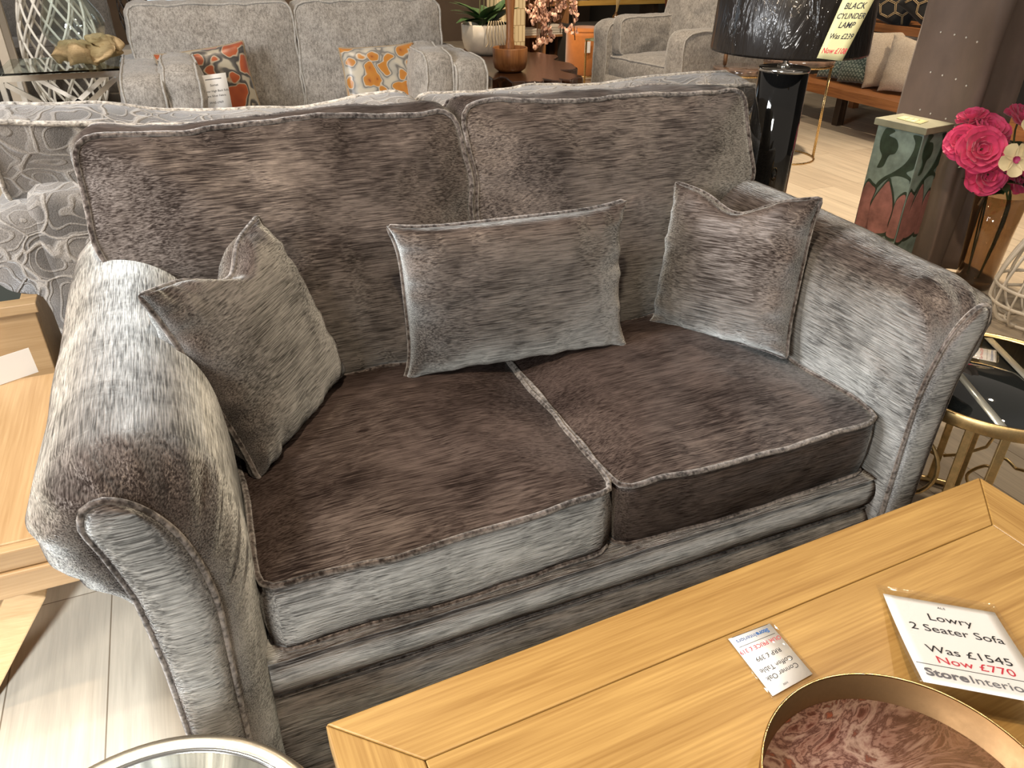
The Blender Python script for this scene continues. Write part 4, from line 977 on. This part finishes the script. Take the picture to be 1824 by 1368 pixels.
ws = thing('lantern_stand', 'low pale bench under the dark wire lantern in the far left', 'bench', (-.77, 7.0, 0))
put('top', box(-.2, .2, -.18, .18, .40, .449), plain('pale_painted_wood', (.48, .42, .34), .5), ws, False, 0, .003)
for sx in (-.17, .17):
    for sy in (-.15, .15): put('leg', box(sx-.02, sx+.02, sy-.02, sy+.02, 0, .40), plain('pale_painted_leg', (.48, .42, .34), .5), ws, False)
iv = thing('ivory_stand', 'ivory painted stand with upright posts left of the white lattice lamp', 'stand', (-1.76, 5.95, 0))
for x in (-.10, .12):
    for y in (-.16, .16): put('post', box(x-.03, x+.03, y-.025, y+.025, 0, 1.0), plain('ivory_paint', (.58, .50, .40), .5), iv, False, 0, .003)
put('top', box(-.15, .17, -.21, .21, 1.0, 1.04), plain('ivory_top', (.58, .50, .40), .5), iv, False, 0, .003)

# ------------------------------------------------------------------ root wood table with the ladle bowl and the orchid
ROOT = wood('dark_polished_root_wood', (.015, .007, .004), (.085, .033, .013), 0, .8, .22, .6)
rt = thing('root_table', 'dark polished root wood table with a jagged edge behind the paisley sofa', 'table', (2.0, 5.22, 0))
ol = []
for k in range(72):
    a = 2*pi*k/72; r = 1 + .20*noise.noise(Vector((cos(a)*2.2, sin(a)*2.2, 3))) + .16*noise.noise(Vector((cos(a)*6, sin(a)*6, 8))); 
    if k % 9 in (0, 1): r *= .84
    ol.append((.46*r*cos(a)+.10*sin(a), .98*r*sin(a)))
put('slab', join(extr(ol, .33, .42)), ROOT, rt, False, 0, .012)
put('root_base', loft([[Vector((q[0]*s, q[1]*s, z)) for q in ol] for z, s in ((0, .55), (.1, .5), (.22, .52), (.33, .72))]), ROOT, rt)
TEAK = wood('reddish_teak', (.20, .075, .022), (.46, .20, .065), 2, .6, .45, .2)
lb = thing('ladle_bowl', 'round teak bowl with a tall upright handle on the root wood table', 'bowl', (1.80, 4.80, .4205), rad(-20))
put('bowl', lathe([(0, 0), (.085, .0), (.118, .025), (.130, .075), (.132, .165), (.128, .170), (.121, .165), (.118, .08), (.10, .035), (0, .022)], 48), TEAK, lb)
hp = [(.024, -.01, .10, .012), (.036, .0, .17, .014), (.028, .02, .23, .016), (.028, .03, .34, .016), (.034, .035, .44, .016), (.042, .035, .53, .016), (.040, .035, .62, .015), (.02, .035, .655, .012)]
put('handle', loft([[Vector((w*cos(a), y+.02+t*sin(a), z)) for a in [2*pi*k/12 for k in range(12)]] for w, y, z, t in hp]), TEAK, lb)
WCER = plain('white_ceramic', (.66, .60, .50), .35, var=.08)
ob = thing('white_planter', 'white ceramic planter bowl holding the orchid on the root wood table', 'planter', (1.985, 5.78, .4205))
put('bowl', lathe([(0, 0), (.14, 0), (.185, .04), (.208, .12), (.212, .235), (.204, .24), (.198, .232), (.194, .20), (0, .195)], 56), WCER, ob)
orc = thing('potted_orchid', 'dark leaved orchid with upright stems and pale roots in the white planter', 'plant', (1.985, 5.78, .618))
rnd = random.Random(5)
for k in range(24):
    a = rnd.uniform(0, 2*pi); L = rnd.uniform(.20, .32)
    put('leaf', xf(leaf_geo(L, .115, rnd.uniform(.2, .7)), Matrix.Translation((.05*cos(a), .05*sin(a), .02)) @ Matrix.Rotation(a, 4, 'Z') @ Matrix.Rotation(rad(rnd.uniform(20, 60)), 4, 'X')), LEAF, orc)
for k in range(4):
    x, y = -.06+.045*k, .02*(k % 2); put('stem', tube([(x, y, 0), (x+.01, y, .3), (x+.02*k-.02, y, .65)], .005, False, 6), plain('bamboo_stem', (.28, .25, .12), .6), orc)
for k in range(7):
    x = -.03+.012*k; put('aerial_root', tube(catmull([(x, -.14, .04), (x-.02+.008*k, -.205, .075), (x-.05+.016*k, -.225, .0), (x-.04+.018*k, -.232, -.08-.012*(k % 3)), (x-.06+.03*k, -.228, -.12)], 5), .004, False, 6), plain('pale_root', (.55, .44, .28), .7), orc)

# ------------------------------------------------------------------ blossom branches, cubby, pouf, gold table
BLO = plain('coral_pink_petal', (.86, .48, .35), .5, var=.35, vs=60); TWIG = plain('brown_twig', (.12, .06, .03), .7)
bb = thing('blossom_branches', 'tall branches of coral pink blossom standing in front of the cubby shelf', 'flowers', (2.74, 6.30, 0))
put('floor_vase', lathe([(0, 0), (.07, .0), (.085, .06), (.06, .20), (.035, .26), (.03, .26), (.05, .18), (0, .02)], 32), plain('dark_floor_vase', (.05, .03, .02), .3), bb)
bl = join(*[mv(xf(join(*[xf(petal(.020, .021, .003, .005), Matrix.Rotation(2*pi*k/5, 4, 'Z') @ Matrix.Rotation(rad(58), 4, 'X')) for k in range(5)]), Matrix.Rotation(q*1.1, 4, 'Y')), .022*cos(q*1.5), .018*sin(q*2.2), .024*sin(q*1.7)) for q in range(5)])
first = None; rnd = random.Random(12)
for k in range(7):
    dx_, dy_ = rnd.uniform(-.16, .30), rnd.uniform(-.2, .15); top = rnd.uniform(.75, 1.0)
    path = catmull([(0, 0, .2), (dx_*.15, dy_*.2, .45), (dx_*.6, dy_*.6, top), (dx_*1.0, dy_, top-.05), (dx_*1.15, dy_*1.2, top-.32)], 8)
    put('branch', tube(path, .005, False, 6), TWIG, bb)
    for q in range(14):
        p = path[8+int(q*24/14)] + Vector((rnd.uniform(-.05, .05), rnd.uniform(-.06, .04), rnd.uniform(-.05, .05)))
        if not first: o = first = put('blossom_cluster', bl, BLO, bb)
        else: o = first.copy(); COL.objects.link(o)
        o.location = p; o.rotation_euler = (rnd.uniform(.6, 1.9), rnd.uniform(-.6, .6), rnd.uniform(-1, 1)); sc_ = rnd.uniform(.8, 1.2); o.scale = (sc_,)*3
CUB = wood('warm_brown_cubby_wood', (.17, .075, .028), (.40, .20, .085), 2, .8)
cb = thing('cubby_shelf', 'open brown wooden cubby shelf behind the coral blossom branches', 'shelf', (3.33, 7.62, 0), rad(2))
for x in (-.30, -.02, .26): put('upright', box(x, x+.025, -.18, .18, 0, .95), CUB, cb, False, 0, .002)
for z in (.02, .33, .64, .925): put('shelf_board', box(-.276, .26, -.175, .18, z, z+.022), CUB, cb, False)
put('back_board', box(-.30, .285, .181, .19, 0, .95), CUB, cb, False)
for x, y, h in ((.02, -.06, .10), (-.24, -.05, .07)):
    o = put('paper_stack', mv(join(*[box(x, x+.20, y-.10+.006*(k % 2), y+.15, .3525+.012*k, .3525+.012*k+.009) for k in range(int(h/.012))]), 3.33, 7.62, 0), plain('cream_paper', (.66, .60, .50), .7), None, False)
    tag(o, 'small stack of cream papers on the %s side of the cubby shelf' % ('right' if x > 0 else 'left'), 'papers', 'papers in the cubby shelf')
OVEL = plain('burnt_orange_velvet', (.52, .17, .025), .7, var=.15, vs=8, sheen=.6)
pf = thing('pouf', 'tall round burnt orange velvet pouf left of the grey armchair', 'pouf', (3.56, 6.93, 0))
put('body', lathe([(.185, .015), (.20, .03), (.203, .40), (.198, .435)], 48), OVEL, pf); put('seat_pad', lathe([(.199, .437), (.202, .445), (.19, .468), (.13, .478), (0, .48)], 48), OVEL, pf)
put('base_band', lathe([(.18, 0), (.19, .004), (.19, .014), (.18, .015)], 48), BRASS, pf)
pt_ = put('hang_tag', box(-.115, -.05, -.222, -.220, .25, .36), PAPER, pf, False)
ga = thing('green_topped_table', 'slim gold framed table with a green top between the pouf and the armchair', 'side table', (3.36, 6.22, 0), rad(20))
put('top', box(-.10, .16, -.12, .12, .425, .44), plain('sage_green_glass', (.24, .28, .17), .2), ga, False, 0, .002)
for x in (-.09, .15):
    for y in (-.11, .11): put('leg', box(x-.007, x+.007, y-.007, y+.007, 0, .425), BRASS, ga, False)
put('base_bar', join(box(-.09, .15, -.117, -.103, .002, .014), box(-.09, .15, .103, .117, .002, .014)), BRASS, ga, False)

# ------------------------------------------------------------------ tiled pillar, lit shelf, sideboard with reeds
def tilemat():
    m, nt, b, _ = mat('cream_split_face_tile'); br = nd(nt, 'ShaderNodeTexBrick'); lk(nt, coords(nt, (1, 1, 1), (rad(90), 0, 0)), br.inputs['Vector'])
    br.inputs['Scale'].default_value = 1; br.inputs['Brick Width'].default_value = .045; br.inputs['Row Height'].default_value = .16; br.inputs['Mortar Size'].default_value = .003
    br.inputs['Color1'].default_value = (.66, .55, .34, 1); br.inputs['Color2'].default_value = (.56, .46, .28, 1); br.inputs['Mortar'].default_value = (.25, .17, .08, 1)
    lk(nt, br.outputs['Color'], b.inputs['Base Color']); b.inputs['Roughness'].default_value = .5; return m
wall('wall_pillar', box(2.68, 3.00, 7.25, 7.55, 0, 3.2), tilemat())
sb = thing('dark_sideboard', 'low black sideboard behind the grey armchair', 'sideboard', (4.35, 7.35, 0))
put('carcass', box(-.80, .95, -.22, .22, .05, .46), WDARK, sb, False, 0, .004); put('plinth', box(-.76, .91, -.18, .20, 0, .05), WDARK, sb, False)
put('door_handle', bar((-.05, -.228, .22), (-.05, -.228, .34), .012), BRASS, sb)
wsf = thing('oak_wall_shelf', 'long oak shelf glowing under the lights above the pouf', 'shelf', (4.20, 7.85, 0))
put('shelf_board', box(-.75, .85, -.2, .2, .615, .665), wood('honey_oak', (.45, .23, .04), (.75, .48, .13), 0, .8), wsf, False, 0, .003)
for x in (-.66, .70): put('shelf_post', box(x-.03, x+.03, -.15, .17, 0, .615), DARKWOOD, wsf, False)
tag(put('folded_towel', box(3.58, 3.98, 7.68, 7.95, .6655, .715), weave('white_towel', (.5, .45, .38), (.75, .70, .62), 150, 12), None, True, 0, .015), 'folded pale throw lying on the long oak shelf', 'throw')
def reeds(label, x, y, m, seed, z=.4605):
    t = thing('reed_diffuser', label, 'diffuser', (x, y, z)); rnd = random.Random(seed)
    put('bottle', lathe([(0, 0), (.035, 0), (.038, .02), (.036, .08), (.014, .10), (.014, .12), (0, .12)], 24), plain('amber_bottle', (.12, .06, .02), .15, coat=.5), t)
    for k in range(7): put('reed', bar((rnd.uniform(-.006, .006), 0, .05), (rnd.uniform(-.07, .07), rnd.uniform(-.04, .04), .36), .005), m, t)
reeds('reed diffuser with pale reeds nearest the pouf on the sideboard', 4.10, 7.25, plain('pale_reed', (.62, .46, .22), .7), 3)
reeds('reed diffuser with dark red reeds behind the back of the armchair', 4.76, 7.25, plain('red_brown_reed', (.22, .06, .025), .7), 4)
